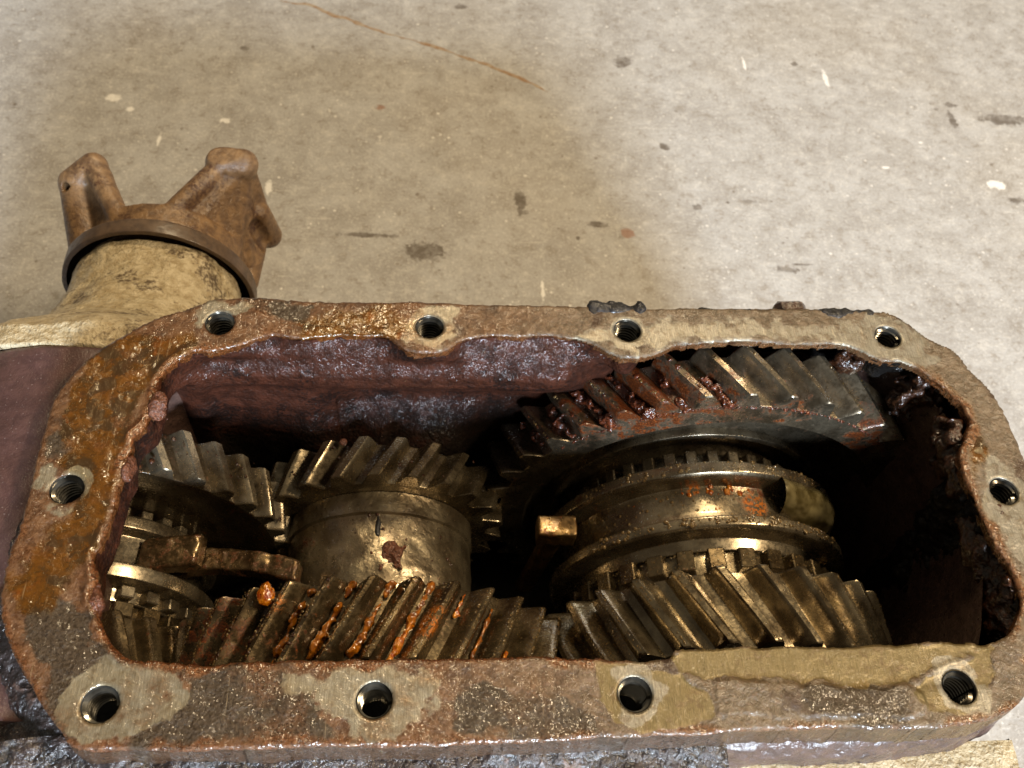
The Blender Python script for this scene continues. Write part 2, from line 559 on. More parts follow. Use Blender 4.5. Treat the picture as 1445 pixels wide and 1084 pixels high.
def flange_mat():
    s = NT('oily_cover_face')
    big = s.noise(.7, 5, .6)
    mid = s.noise(2.6, 6, .65, .6)
    sm = s.noise(8, 5, .65, off=5)
    fn = s.noise(26, 3, .6, off=2)
    cl, ol, oi, dk, ru = [s.attr(a) for a in ('clean', 'olive', 'oil', 'dark', 'rust')]
    rag = s.ma('MULTIPLY', s.ma('SUBTRACT', s.noise(5, 5, .7, off=61), .5), 1.1)
    cl = s.ma('MULTIPLY', s.ramp(s.ma('ADD', cl, rag), .30, .85), s.ramp(s.noise(1.1, 4, .6, off=83), .25, .5, .55, 1.))
    ol = s.ramp(s.ma('ADD', ol, rag), .30, .8)
    dk = s.ramp(s.ma('ADD', dk, rag), .3, .75)
    oi = s.ramp(s.ma('ADD', oi, rag), .15, .85)
    x = s.n('ShaderNodeSeparateXYZ')
    s.put(x.inputs[0], s.P)
    east = s.ramp(x.outputs[0], -6., 6.)
    # slanting scratches left by machining
    rot = s.n('ShaderNodeMapping')
    s.put(rot.inputs['Vector'], s.P)
    rot.inputs['Rotation'].default_value = (0, 0, math.radians(52))
    rot.inputs['Scale'].default_value = (16, 1.2, 1)
    scr = s.noise(1.6, 4, .7, vec=rot.outputs[0])
    base = s.mix(s.ramp(mid, .36, .66), dim_(88, 54, 30), dim_(130, 92, 62))
    gray = s.mix(s.ramp(mid, .36, .66), dim_(100, 84, 64), dim_(142, 122, 98))
    base = s.mix(east, base, gray)
    base = s.mix(s.ma('MULTIPLY', s.ramp(sm, .5, .68), .55), base, dim_(150, 118, 92))
    base = s.mix(s.ramp(big, .55, .7), base, dim_(74, 50, 34))
    oilc = s.mix(s.ramp(mid, .3, .7), dim_(84, 54, 14), dim_(122, 78, 20))
    oilc = s.mix(s.ramp(big, .58, .78), oilc, dim_(168, 86, 14))
    oilc = s.mix(s.ramp(s.noise(.9, 5, .6, off=21), .46, .60), oilc, dim_(70, 50, 28))
    darkc = s.mix(s.ramp(sm, .35, .65), dim_(52, 40, 32), dim_(86, 72, 60))
    cleanc = s.mix(s.ramp(scr, .3, .7), dim_(146, 138, 120), dim_(186, 178, 160))
    cleanc = s.mix(s.ma('MULTIPLY', s.ramp(mid, .45, .7), .5), cleanc, dim_(120, 104, 74))
    olivec = s.mix(s.ramp(scr, .3, .7), dim_(118, 102, 64), dim_(146, 128, 88))
    rustc = s.mix(s.ramp(sm, .35, .7), dim_(84, 50, 28), dim_(150, 98, 66))
    col = s.mix(dk, base, darkc)
    col = s.mix(oi, col, oilc)
    col = s.mix(ol, col, olivec)
    col = s.mix(cl, col, cleanc)
    col = s.mix(s.ma('MULTIPLY', s.ma('MAXIMUM', cl, ol), s.ramp(s.noise(2.2, 6, .7, off=71), .5, .66, 0., .6)), col, dim_(108, 84, 58))
    col = s.mix(ru, col, rustc)
    r2 = s.n('ShaderNodeMapping')
    s.put(r2.inputs['Vector'], s.P)
    r2.inputs['Rotation'].default_value = (0, 0, math.radians(-38))
    r2.inputs['Scale'].default_value = (14, .45, 1)
    sc2 = s.noise(1., 2, .6, .2, vec=r2.outputs[0])
    col = s.mix(s.ma('MULTIPLY', s.ramp(sc2, .64, .70, 0., .5), s.ramp(big, .42, .6)), col, dim_(178, 158, 130))
    met = s.ma('MULTIPLY', s.ma('MAXIMUM', cl, ol), .35)
    wet = s.ma('MAXIMUM', oi, ru)
    smooth_ = s.ma('MAXIMUM', s.ma('MAXIMUM', cl, ol), s.ma('MULTIPLY', oi, .75))
    ro = s.fmix(wet, s.fmix(s.ma('MAXIMUM', cl, ol), s.fmix(s.ramp(sm, .4, .6), .30, .55), .34), .18)
    def ctr(h, k):
        return s.ma('MULTIPLY', s.ma('SUBTRACT', h, .5), k)
    b = s.bump(ctr(mid, s.fmix(smooth_, 1., .35)), .07)
    b = s.bump(ctr(s.noise(7, 2, .6, off=5), s.fmix(smooth_, 1., .25)), .045, b)
    b = s.bump(ctr(fn, s.fmix(smooth_, 1., .25)), .02, b)
    b = s.bump(ctr(scr, s.ma('MAXIMUM', cl, ol)), .006, b)
    cb = s.bump(ctr(s.noise(5., 2., .6, off=101), s.fmix(oi, 1., .6)), .07, s.bump(ctr(s.noise(1.7, 2, .6, off=7), 1.), .12))
    return s.fin(Base_Color=col, Metallic=met, Roughness=ro, Normal=b, Coat_Weight=s.fmix(wet, s.fmix(dk, s.fmix(east, .5, .2), .7), 1.), Coat_Roughness=.07, Coat_Normal=cb, Coat_Tint=(1., .88, .66, 1))


SPOT_D = [(26.2, 33.4, 1.1, 0.33), (27.6, 34.0, .8, .12), (15.3, 60.0, .9, .9), (53.1, 53.9, 2.6, 0.7), (47.4, 53.5, 0.35, 1.2), (47.9, 55.8, 0.6, 0.35), (4.1, 40.2, 0.45, 1.4), (-3.9, 34.2, 1.7, .9), (10.6, 37.8, 0.8, 0.33), (17.7, 47.9, 0.4, 0.4), (19.6, 40.3, 0.38, 0.3), (24.2, 41.2, 0.7, 0.25), (33.0, 61.1, 0.35, 0.35), (50.0, 42.6, 0.85, 0.4), (-21.0, 59.1, 0.35, 0.35), (-.6, 67.6, 0.6, 0.4), (8.7, 36.2, .2, .2), (22.4, 41, .2, .15), (46.2, 55, .25, .2), (4.3, 39.0, .45, .3), (-8.5, 35.8, 2.2, .25)]
SPOT_R = [(13.0, 36.9, 0.5, 0.5), (-8.2, 51.5, 0.5, 0.35)]
SPOT_W = [(-31.4, 51.2, 0.53, 0.5), (-29.7, 49.8, 0.29, 0.3), (-21.5, 48.9, 0.45, 0.35), (48.6, 44.5, .9, 0.5), (35.8, 58.9, 0.25, 1.1), (5.4, 30.6, 0.15, 0.88), (-16.9, 40.8, 0.25, .9), (-26.6, 46.0, 0.15, 0.7), (27.7, 60.7, 0.15, 0.9), (38.4, 46.3, 0.35, 0.15), (43, 50, .3, .2)]


def concrete():
    s = NT('concrete')
    big = s.noise(.035, 5, .6)
    mid = s.noise(.22, 8, .7, .2)
    sm = s.noise(1.1, 7, .7, off=5)
    fn = s.noise(4.5, 5, .65, off=8)
    col = s.mix(s.ramp(mid, .34, .66), lin(150, 147, 144), lin(170, 169, 168))
    col = s.mix(s.ma('MULTIPLY', s.ramp(big, .45, .62), .2), col, lin(158, 146, 126))
    col = s.mix(s.ma('MULTIPLY', s.ramp(sm, .50, .70), .45), col, lin(202, 199, 193))
    col = s.mix(s.ma('MULTIPLY', s.ramp(sm, .47, .36), .5), col, lin(126, 117, 106))
    col = s.mix(s.ma('MULTIPLY', s.ramp(fn, .54, .66), .5), col, lin(210, 207, 202))
    col = s.mix(s.ma('MULTIPLY', s.ramp(fn, .44, .34), .35), col, lin(118, 110, 100))
    for sc, thr, o in ((.9, .2, 31), (1.7, .22, 57), (.45, .14, 77)):
        v = s.voro(sc)
        col = s.mix(s.ma('MULTIPLY', s.ramp(s.ma('ADD', v.outputs['Distance'], s.ma('MULTIPLY', sm, .3)), thr, thr + .10, .7, 0.), s.ramp(s.noise(.3, 2, off=o), .54, .62)), col, lin(232, 229, 224))
    v2 = s.voro(.7, vec=s.vm('ADD', s.P, (3.3, 9.1, 0)))
    col = s.mix(s.ma('MULTIPLY', s.ramp(s.ma('ADD', v2.outputs['Distance'], s.ma('MULTIPLY', sm, .3)), .20, .28, .6, 0.), s.ramp(s.noise(.2, 2, off=47), .56, .6)), col, lin(96, 84, 72))
    # scratches
    rot = s.n('ShaderNodeMapping')
    s.put(rot.inputs['Vector'], s.P)
    rot.inputs['Rotation'].default_value = (0, 0, .6)
    rot.inputs['Scale'].default_value = (.25, 3.2, 1)
    col = s.mix(s.ramp(s.noise(1., 3, .6, .5, vec=rot.outputs[0]), .66, .74, 0., .4), col, lin(214, 210, 203))
    pv = s.voro(2.6)
    col = s.mix(s.ma('MULTIPLY', s.ramp(pv.outputs['Distance'], .10, .17, .55, 0.), s.ramp(sm, .45, .6)), col, lin(92, 84, 74))
    # soaked-in spots
    nz = s.ma('ADD', s.ma('MULTIPLY', s.ma('SUBTRACT', s.noise(.9, 6, .7, off=91), .5), 2.), s.ma('MULTIPLY', s.ma('SUBTRACT', s.noise(3.2, 4, .7, off=37), .5), 2.2))

    def spots(L, edge=.75):
        m = None
        for cx, cy, rx, ry in L:
            d = s.vm('LENGTH', s.vm('MULTIPLY', s.vm('SUBTRACT', s.P, (cx, cy, 0)), (1 / rx, 1 / ry, 0)), None)
            k = s.ramp(s.ma('ADD', d, nz), edge, 1.25, 1., 0.)
            m = k if m is None else s.ma('MAXIMUM', m, k)
        return m
    col = s.mix(s.ma('MULTIPLY', spots(SPOT_D), s.ramp(sm, .35, .6, .35, .85)), col, lin(82, 72, 62))
    col = s.mix(s.ma('MULTIPLY', spots(SPOT_R), .6), col, lin(134, 82, 46))
    col = s.mix(s.ma('MULTIPLY', spots(SPOT_W), .8), col, lin(232, 230, 226))
    b = s.bump(mid, .05)
    b = s.bump(sm, .06, b)
    b = s.bump(fn, .04, b)
    return s.fin(Base_Color=col, Roughness=s.fmix(s.ramp(sm, .4, .6), .5, .75), Normal=b, Specular_IOR_Level=.35)


def plain(name, c, rough=.4, met=0., c2=None, bump=.02, coat=0., trans=0., ior=1.45, sc=6):
    s = NT(name)
    nz = s.noise(sc, 2.5, .6)
    col = s.mix(s.ramp(nz, .35, .65), dim_(*c), dim_(*(c2 or c)))
    b = s.bump(nz, bump)
    return s.fin(Base_Color=col, Roughness=rough, Metallic=met, Normal=b, Coat_Weight=coat, Coat_Roughness=.08, Coat_Normal=b, Transmission_Weight=trans, IOR=ior)


M_FL = flange_mat()
M_CON = concrete()
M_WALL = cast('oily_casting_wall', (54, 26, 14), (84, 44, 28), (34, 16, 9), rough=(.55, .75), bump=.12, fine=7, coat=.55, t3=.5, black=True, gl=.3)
M_PURPLE = cast('purple_brown_paint', (88, 62, 60), (106, 76, 72), (74, 48, 46), rough=(.3, .5), bump=.02, fine=12, coat=.3, spk=(5, (170, 150, 145)))
M_CRUST = cast('greasy_crust', (36, 32, 33), (80, 68, 66), (124, 94, 80), rough=(.15, .4), bump=.14, fine=4, coat=1., t3=.56)
M_TAN = cast('bare_sand_casting', (196, 174, 132), (240, 222, 184), (112, 92, 64), rough=(.4, .65), bump=.13, fine=5, coat=.25, t3=.52)
M_YOKE = cast('rusty_brown_forging', (118, 88, 60), (166, 130, 90), (90, 54, 32), rough=(.38, .6), bump=.05, fine=6, coat=.25, t3=.52)
M_SHIELD = cast('dark_brown_steel', (92, 72, 56), (118, 94, 72), (66, 48, 36), rough=(.4, .6), bump=.015, fine=4, coat=.2)
M_STEEL = metal('oiled_gear_steel', (128, 119, 104), (88, 79, 66), rt=.585, gt=.60, patches=[((3.5, 6.5, -2.), 5.0, .15), ((8, 5.0, -1.9), 4.5, .12), ((17, 5.5, -4), 2.6, .16), ((12.5, 5.2, -2), 2., .10)])
M_CLUSTER = metal('cluster_gear_steel', (150, 139, 118), (98, 87, 70), rt=.62, gt=.66, rough=(.2, .34), patches=[((-12., -2.5, -6), 3.2, .14), ((-8, 4, -8), 1.2, .1)])
M_DIRTY = metal('wet_rusty_gear_steel', (126, 112, 88), (80, 67, 48), rt=.585, gt=.56, rough=(.2, .34), patches=[((-12.5, -3, -6), 3.6, .14), ((-9, -4.6, -3.5), 3., .07)], orange=[((-3.6, -3.6, -3.0), 1.0), ((-9.7, -2.6, -4.), .7)])
M_COLLAR = metal('oiled_collar_steel', (162, 152, 134), (118, 107, 90), rt=.60, gt=.6, rough=(.2, .34), bump=.006, patches=[((11, 3.2, -5.6), 1.7, .16), ((4, 4, -8), 1.5, .1)], orange=[((11.2, 2.4, -5.6), .8), ((8.4, 3.2, -5.5), .4)])
M_BARREL = metal('rough_cast_barrel', (156, 145, 124), (120, 108, 90), rt=.62, gt=.64, rough=(.26, .36), bump=.055, fine=9, patches=[((-9.6, 2, -9), 2., .12), ((-5.2, .9, -7.6), .6, .2)])
M_LEFTG = metal('left_gear_steel', (168, 158, 140), (114, 104, 88), rt=.60, gt=.57, rough=(.22, .36))
M_BRIGHT = metal('bright_thread_steel', (130, 128, 122), (46, 42, 36), rt=.7, gt=.75, rough=(.14, .24), bump=.004, coat=.3)
M_DARKW = plain('black_oily_steel', (10, 8, 7), .5, .0, (20, 15, 12), .03, .1)
M_RUBBER = plain('black_gasket', (26, 25, 28), .5, 0, (44, 42, 46), .05, .2)
M_DEPOSIT = plain('brown_rust_deposit', (92, 52, 34), .5, 0, (138, 84, 58), .12, .3, sc=10)
M_SLUDGE = plain('dark_brown_sludge', (40, 20, 8), .4, 0, (84, 46, 22), .12, .7, sc=5)
M_AMBER = plain('amber_oil_film', (120, 62, 6), .1, 0, (196, 116, 20), .03, 1., sc=4)
M_ORANGE = plain('orange_sludge', (168, 66, 6), .16, 0, (240, 150, 24), .08, 1., sc=5)
M_DROP = plain('oil_droplet', (185, 155, 105), .04, 0, (140, 110, 64), 0., 1., .4, 1.45)
M_GLOB = plain('olive_oil_glob', (170, 156, 112), .14, .3, (104, 92, 56), .02, 1., 0., 1.45, sc=1.2)

# ------------------------------------------------------------------ floor
v = np.array([(-400, -400, -FZ), (400, -400, -FZ), (400, 400, -FZ), (-400, 400, -FZ)], float)
floor = mesh('floor', v, [[0, 1, 2, 3]], M_CON, kind='structure', origin=(0, 0, -FZ))
_w[floor.name] = Vector(floor.location)
M_ST_R = plain('rust_stain', (178, 142, 108), .7, 0, (204, 186, 162), .0, sc=1.5)


def strip(name, pts, w, mat, par, seed=0):
    pts = np.array(pts, float)
    t = np.linspace(0, len(pts) - 1, len(pts) * 10)
    P = np.stack([np.interp(t, range(len(pts)), pts[:, k]) for k in range(2)], 1)
    P += .25 * np.stack([fbm(np.c_[P, 0 * t], .5, 3), fbm(np.c_[P, 9 + 0 * t], .5, 3)], 1)
    d = np.gradient(P, axis=0)
    nn = np.stack([-d[:, 1], d[:, 0]], 1) / np.linalg.norm(d, axis=1)[:, None]
    ww = w * (1 + .7 * fbm(np.c_[P, 5 + seed + 0 * t], 1.2, 3)) * np.minimum(1, np.minimum(t, t[::-1]) * 1.5 + .15)
    V = np.concatenate([np.c_[P - nn * ww[:, None], 0 * t - FZ + .012], np.c_[P, 0 * t - FZ + .03], np.c_[P + nn * ww[:, None], 0 * t - FZ + .012]])
    n = len(P)
    F = [[i, i + 1, n + i + 1, n + i] for i in range(n - 1)] + [[n + i, n + i + 1, 2 * n + i + 1, 2 * n + i] for i in range(n - 1)]
    sub(name, V, F, mat, par, origin=(P[0, 0], P[0, 1], -FZ))


strip('rust_line', [(-18.54, 67.05), (-15.37, 66.17), (-11.1, 64.01), (-6.91, 62.11), (-3.47, 60.95), (-0.06, 59.37), (3.3, 57.48), (5.94, 55.99), (7.23, 54.84)], .17, M_ST_R, floor)

# ------------------------------------------------------------------ the gearbox casting
box_t = thing('gearbox_housing', 'open rusty oil-soaked gearbox casting with ten threaded holes round its opening, lying on the concrete', 'gearbox', (0, 0, -FZ))


def poly_sd(p, poly):
    """signed distance to a closed polygon, negative inside"""
    poly = np.array(poly, float)
    a, b = poly, np.roll(poly, -1, 0)
    out = np.empty(len(p))
    for s in range(0, len(p), 20000):
        q = p[s:s + 20000][:, None]
        e = (b - a)[None]
        w = q - a[None]
        t = np.clip((w * e).sum(-1) / (e * e).sum(-1), 0, 1)
        d = np.linalg.norm(w - t[..., None] * e, axis=-1).min(1)
        c = ((a[None, :, 1] > q[..., 1]) != (b[None, :, 1] > q[..., 1]))
        xi = a[None, :, 0] + (q[..., 1] - a[None, :, 1]) / np.where(b[None, :, 1] == a[None, :, 1], 1e-9, (b - a)[None, :, 1]) * (b - a)[None, :, 0]
        ins = (c & (q[..., 0] < xi)).sum(1) % 2 == 1
        out[s:s + 20000] = np.where(ins, -d, d)
    return out


def catmull(P, n=5):
    P = np.array(P, float)
    a, b, c, d = np.roll(P, 1, 0), P, np.roll(P, -1, 0), np.roll(P, -2, 0)
    out = []
    for k in range(n):
        t = k / n
        out.append(.5 * (2 * b + (c - a) * t + (2 * a - 5 * b + 4 * c - d) * t * t + (3 * b - a - 3 * c + d) * t ** 3))
    return np.stack(out, 1).reshape(-1, 2)


OUT_S, IN_S = catmull(OUTER, 4), catmull(INNER, 4)
HR = .6
h = .07
gx, gy = np.arange(-19.2, 21.9, h), np.arange(-9.9, 10.3, h)
GX, GY = np.meshgrid(gx, gy, indexing='ij')
G2 = np.stack([GX.ravel(), GY.ravel()], 1)
G3 = np.c_[G2, np.zeros(len(G2))]
wob = .05 * fbm(G3, .9, 4) + .018 * fbm(G3, 4., 3)
left = sstep(-11, -14, G2[:, 0])
d_out = poly_sd(G2, OUT_S) + wob * .7
d_in = -(poly_sd(G2, IN_S)) + wob * (1 + .5 * left) + left * .03 * fbm(G3, 2.5, 4)
d_h = np.full(len(G2), -9.)
for hx, hy in HOLES:
    d_h = np.maximum(d_h, HR - np.hypot(G2[:, 0] - hx, G2[:, 1] - hy))
sd = np.maximum(np.maximum(d_out, d_in), d_h).reshape(GX.shape)
gxg, gyg = np.gradient(sd, h)
gl = np.maximum(np.hypot(gxg, gyg), .3)
ins = sd < .3 * h
cell = ins[:-1, :-1] & ins[1:, :-1] & ins[1:, 1:] & ins[:-1, 1:]
ci, cj = np.nonzero(cell)
ny = len(gy)
Q = np.stack([ci * ny + cj, (ci + 1) * ny + cj, (ci + 1) * ny + cj + 1, ci * ny + cj + 1], 1)
used = np.unique(Q)
remap = -np.ones(GX.size, int)
remap[used] = np.arange(len(used))
Q = remap[Q]
E = np.concatenate([Q[:, [0, 1]], Q[:, [1, 2]], Q[:, [2, 3]], Q[:, [3, 0]]])
key = np.sort(E, 1)
key = key[:, 0] * (len(used) + 1) + key[:, 1]
u_, inv_, cn = np.unique(key, return_inverse=True, return_counts=True)
BE = E[cn[inv_] == 1]
bv = np.unique(BE)
XY = G2[used].copy()
sdu = sd.ravel()[used]
gv = np.stack([gxg.ravel()[used], gyg.ravel()[used]], 1) / gl.ravel()[used][:, None]
XY[bv] -= gv[bv] * np.clip(sdu[bv], -1.5 * h, 1.5 * h)[:, None]
P3 = np.c_[XY, np.zeros(len(XY))]


def zone(polys, soft=.12, nz=.25, s=1.3):
    m = np.zeros(len(XY))
    for pl in polys:
        d = poly_sd(XY, pl) + nz * fbm(P3 + 3.3, s, 4)
        m = np.maximum(m, sstep(soft, -soft, d))
    return m


do, di, dh = d_out[used], d_in[used], d_h[used]
m_clean = zone(Z_CLEAN, .3, .35, 1.8)
ringd = np.full(len(XY), 9.)
for i, (hx, hy) in enumerate(HOLES):
    rr = (1.05, 1.0, .85, .95, .9, 1.0, 1.15, 1.2, .95, 1.0)[i]
    ringd = np.minimum(ringd, np.hypot(XY[:, 0] - hx, XY[:, 1] - hy) - rr)
m_clean = np.maximum(m_clean, sstep(.08, -.08, ringd + .22 * fbm(P3, 1.1, 4)) * sstep(-.1, .25, -0 * ringd + .2 + .5 * fbm(P3 + 8, .5, 3)))
m_olive, m_oil, m_dark = zone(Z_OLIVE, .09, .14, 1.6), zone(Z_OIL, .35, .4, .8), zone(Z_DARK, .5, .75, .7)
nzr = fbm(P3 + 5, 1.4, 4)
m_rust = sstep(.34, .1, -di + .22 * nzr) * np.maximum(sstep(-8, -13, XY[:, 0]), np.maximum(sstep(4, 2, XY[:, 0]) * sstep(0, -2, XY[:, 1]), sstep(17, 18, XY[:, 0]) * .9))
m_rust = np.maximum(m_rust, sstep(.3, .05, -do + .22 * nzr) * sstep(0, -2, XY[:, 1]) * .8)
m_rust = np.maximum(m_rust, sstep(.1, .9, fbm(P3 + 40, .9, 5)) * .4 * sstep(4, -4, XY[:, 0]))
m_rust *= (1 - m_olive)
m_oil *= 1 - .9 * m_rust
r_e = .14
ed = np.clip(r_e - np.minimum(-do, -di), 0, r_e)
zz = -(r_e - np.sqrt(np.maximum(r_e ** 2 - ed ** 2, 0)))
ehh = np.clip(.06 - (-dh), 0, .06)
zz -= ehh * .8
soft_ = 1 - np.maximum(m_clean, m_olive)
zz = zz + .03 * soft_ * (fbm(P3, 1.2, 4)) + .012 * soft_ * fbm(P3, 5, 3) + .006 * fbm(P3, 3, 3)
zz -= m_olive * (.05 * sstep(-5.2, -6.2, XY[:, 1]) * sstep(4.6, 5.2, XY[:, 0]) * sstep(-7.6, -7.2, XY[:, 1]) + .008)
# gasket left stuck on the face
gask = sstep(.05, -.05, poly_sd(XY, [(6.1, -7.1), (8.9, -7.2), (11.4, -7.45), (13, -7.3), (13.4, -7.6), (13.3, -8.3), (12.2, -8.4), (6.1, -8.2)]) + .1 * fbm(P3, 1.5, 4))
zz += gask * .07 * (1 + .5 * fbm(P3, 2.2, 4))
zz += .12 * np.exp(-((di + .22) / .13) ** 2) * sstep(-13.2, -13.8, XY[:, 0]) * (1 + fbm(P3, 2, 4)) * .6
top = np.c_[XY, zz]
att = dict(clean=m_clean, olive=m_olive, oil=m_oil, dark=m_dark, rust=m_rust)
# skirts: outer rim goes 1.4 cm down, opening .35, holes .15
nb = len(top)
which = np.where(np.abs(dh[bv]) < .12, 2, np.where(np.abs(do[bv]) < np.abs(di[bv]), 0, 1))
layers = [bv]
V = [top]
rowidx = {int(b): k for k, b in enumerate(bv)}
drops = {0: [.15, .35, .6, .9, 1.2, 1.45], 1: [.05, .1, .15, .2, .28, .36], 2: [.02, .04, .06, .09, .12, .15]}
outv = gv[bv]
for k in range(6):
    dz = np.array([drops[w][k] for w in which])
    q = top[bv].copy()
    q[:, 2] -= dz
    nn = fbm(q, 1.6, 4) * .06 * np.minimum(1, dz / .2) * (which != 2)
    q[:, :2] += outv * (nn - .03 * k / 6 * (which == 1) + (which == 0) * .02 * k)[:, None]
    V.append(q)
V = np.concatenate(V)
bi = np.array([[rowidx[int(a)], rowidx[int(b)]] for a, b in BE])
F = [Q]
nbv = len(bv)
prev0, prev1 = BE[:, 0], BE[:, 1]
for k in range(6):
    c0, c1 = nb + k * nbv + bi[:, 0], nb + k * nbv + bi[:, 1]
    F.append(np.stack([prev1, prev0, c0, c1], 1))
    prev0, prev1 = c0, c1
F = np.concatenate(F)
for k in att:
    e = att[k][bv]
    if k in ('clean', 'olive', 'oil'):
        e = e * np.where(which == 0, .0, 1)
    if k == 'rust':
        e = np.where(which == 1, np.maximum(e, .7), np.where(which == 0, e * .35, e))
    if k == 'dark':
        e = np.where(which == 0, .85, e)
    att[k] = np.concatenate([att[k]] + [e] * 6)
sub('cover_flange', V, F, M_FL, box_t, attrs=att, origin=(0, 0, -FZ))

# threaded holes
for i, (hx, hy) in enumerate(HOLES):
    deep = 1.35 if i in (0, 1, 2, 4, 6) else 1.9
    pr = [(-.035, .598), (-.10, .56), (-.14, .60)]
    z = .19
    while z < deep:
        pr += [(-z, .47), (-z - .03, .47), (-z - .09, .60), (-z - .12, .60)]
        z += .18
    n = 48
    th = np.linspace(0, 2 * np.pi, n, endpoint=False)
    hl = th / (2 * np.pi) * .18
    v = np.array([(hx + math.cos(t) * r, hy + math.sin(t) * r, zz_ - (hl[j] if 1 < q < len(pr) - 1 else 0)) for j, t in enumerate(th) for q, (zz_, r) in enumerate(pr)])
    f = grid_faces(n, len(pr), wrap_u=True).tolist()
    sub('threaded_hole', v, f, M_BRIGHT, box_t, smooth=40, origin=(hx, hy, 0))
    o = len(pr)
    v2 = np.array([(hx + math.cos(t) * .56, hy + math.sin(t) * .56, -deep - .03) for t in th] + [(hx, hy, -deep - .3)])
    sub('hole_bottom', v2, [[j, (j + 1) % n, n] for j in range(n)], M_DARKW, box_t, origin=(hx, hy, -deep))

# inner walls: the opening's outline carried downwards
S = IN_S
seg = np.linalg.norm(np.roll(S, -1, 0) - S, axis=1)
cum = np.concatenate([[0], np.cumsum(seg)])
nu, nz_ = 900, 150
tt = np.linspace(0, cum[-1], nu, endpoint=False)
S2 = np.concatenate([S, S[:1]])
px_, py_ = np.interp(tt, cum, S2[:, 0]), np.interp(tt, cum, S2[:, 1])
tx, ty = np.roll(px_, -3) - np.roll(px_, 3), np.roll(py_, -3) - np.roll(py_, 3)
L_ = np.hypot(tx, ty)
area2 = (px_ * np.roll(py_, -1) - np.roll(px_, -1) * py_).sum()
sg = 1 if area2 > 0 else -1
nx_, ny_ = ty / L_ * sg, -tx / L_ * sg                 # outward of the opening (into the iron)
for _ in range(14):
    nx_ = (np.roll(nx_, 1) + nx_ + np.roll(nx_, -1)) / 3
    ny_ = (np.roll(ny_, 1) + ny_ + np.roll(ny_, -1)) / 3
dep = np.concatenate([np.linspace(.2, 8, 110), np.linspace(8.2, 20.5, nz_ - 110)])
Pz = np.zeros((nu, nz_, 3))
for j, z in enumerate(dep):
    far = sstep(2, 6, py_) * sstep(4.2, 1.5, px_) * sstep(-15, -12.5, px_)
    gearside = sstep(2, 6, py_) * sstep(2.4, 4.6, px_)
    near = sstep(-2, -5, py_)
    west = sstep(-13.6, -14.6, px_)
    east = sstep(16, 18, px_)
    off = .04 + 0 * px_
    bulge = -.75 * sstep(.2, 1.5, z) + .35 * sstep(2.6, 3.4, z) + 1.7 * sstep(3.3, 6.0, z)
    bulge = bulge * 1. if z < 3 else np.where(px_ < -8, np.minimum(bulge, -.1), bulge)
    off = off + far * bulge + gearside * (1.1 * sstep(.25, .9, z) * (1 - (z < 1.6) * .9 * (np.exp(-((px_ - 4.8) / 1.1) ** 2) + np.exp(-((px_ - 16.7) / 1.3) ** 2))) + .6 * sstep(1, 5, z))
    off = off + near * .4 * sstep(.3, 1.6, z) + west * (3.0 * sstep(1.7, 2.6, z) + 3. * sstep(2.4, 4.5, z))
    off = off + east * (.35 * sstep(.2, 1.2, z) + .7 * sstep(1.5, 6, z))
    Pz[:, j] = np.stack([px_ + nx_ * off, py_ + ny_ * off, 0 * px_ - z], 1)
    k_ = far * sstep(.25, 1.3, z)
    yt = 7.05 - .45 * sstep(.8, 2., z) + .5 * sstep(2.4, 3.6, z) + 1.5 * sstep(3.2, 6.0, z) * sstep(-9.5, -6.5, px_)
    Pz[:, j, 1] = Pz[:, j, 1] * (1 - k_) + yt * k_
V = Pz.reshape(-1, 3)
NN = np.repeat(np.stack([nx_, ny_], 1), nz_, 0)
rough_e = np.repeat(1 + 6 * sstep(16, 18, px_), nz_)
dd = (.05 * fbm(V, .7, 4) + .025 * fbm(V, 3.2, 4)) * rough_e * np.tile(sstep(.2, .6, dep), nu)
# bearing boss behind the cluster gear
boss = np.exp(-(((V[:, 0] + 5.0) / 3.6) ** 2)) * sstep(-4.6, -8.2, V[:, 2]) * (V[:, 1] > 5)
dd -= boss * 2.6
V[:, :2] += NN * dd[:, None]
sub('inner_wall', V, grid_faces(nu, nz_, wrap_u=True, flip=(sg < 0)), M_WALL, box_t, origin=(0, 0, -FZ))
nb_ = 60
v = np.array([(-26, -8, -20.4), (22, -8, -20.4), (22, 10, -20.4), (-26, 10, -20.4)], float)
sub('sump_floor', v, [[0, 1, 2, 3]], M_DARKW, box_t, origin=(0, 0, -FZ))


# outer body under the flange: front belly with grease crust, side walls
def panel(fn, nu, nv, name, mat, amp=.12, s=.9, **k):
    u, w = np.meshgrid(np.linspace(0, 1, nu), np.linspace(0, 1, nv), indexing='ij')
    P = fn(u.ravel(), w.ravel())
    G = P.reshape(nu, nv, 3)
    a, b = np.gradient(G, axis=0), np.gradient(G, axis=1)
    n = np.cross(a, b).reshape(-1, 3)
    n /= np.maximum(np.linalg.norm(n, axis=1), 1e-9)[:, None]
    P = P + n * (amp * fbm(P, s, 5))[:, None]
    return sub(name, P, grid_faces(nu, nv), mat, box_t, origin=(0, 0, -FZ), **k)


def pl(pts):
    pts = np.array(pts, float)
    seg = np.concatenate([[0], np.cumsum(np.linalg.norm(np.diff(pts, axis=0), axis=1))])
    return lambda t: np.stack([np.interp(t * seg[-1], seg, pts[:, k]) for k in range(pts.shape[1])], -1)


# front belly, x -27 .. 6.4
prof = pl([(-8.3, -1.35), (-8.7, -1.4), (-9.3, -1.55), (-10.6, -1.9), (-12.2, -2.8), (-13.4, -4.6), (-13.8, -8), (-13.2, -23.9)])


def belly(u, w):
    q = prof(w)
    x = -19 + u * 25.6
    return np.stack([x, q[:, 0] + .25 * np.sin(x * .7), q[:, 1]], 1)


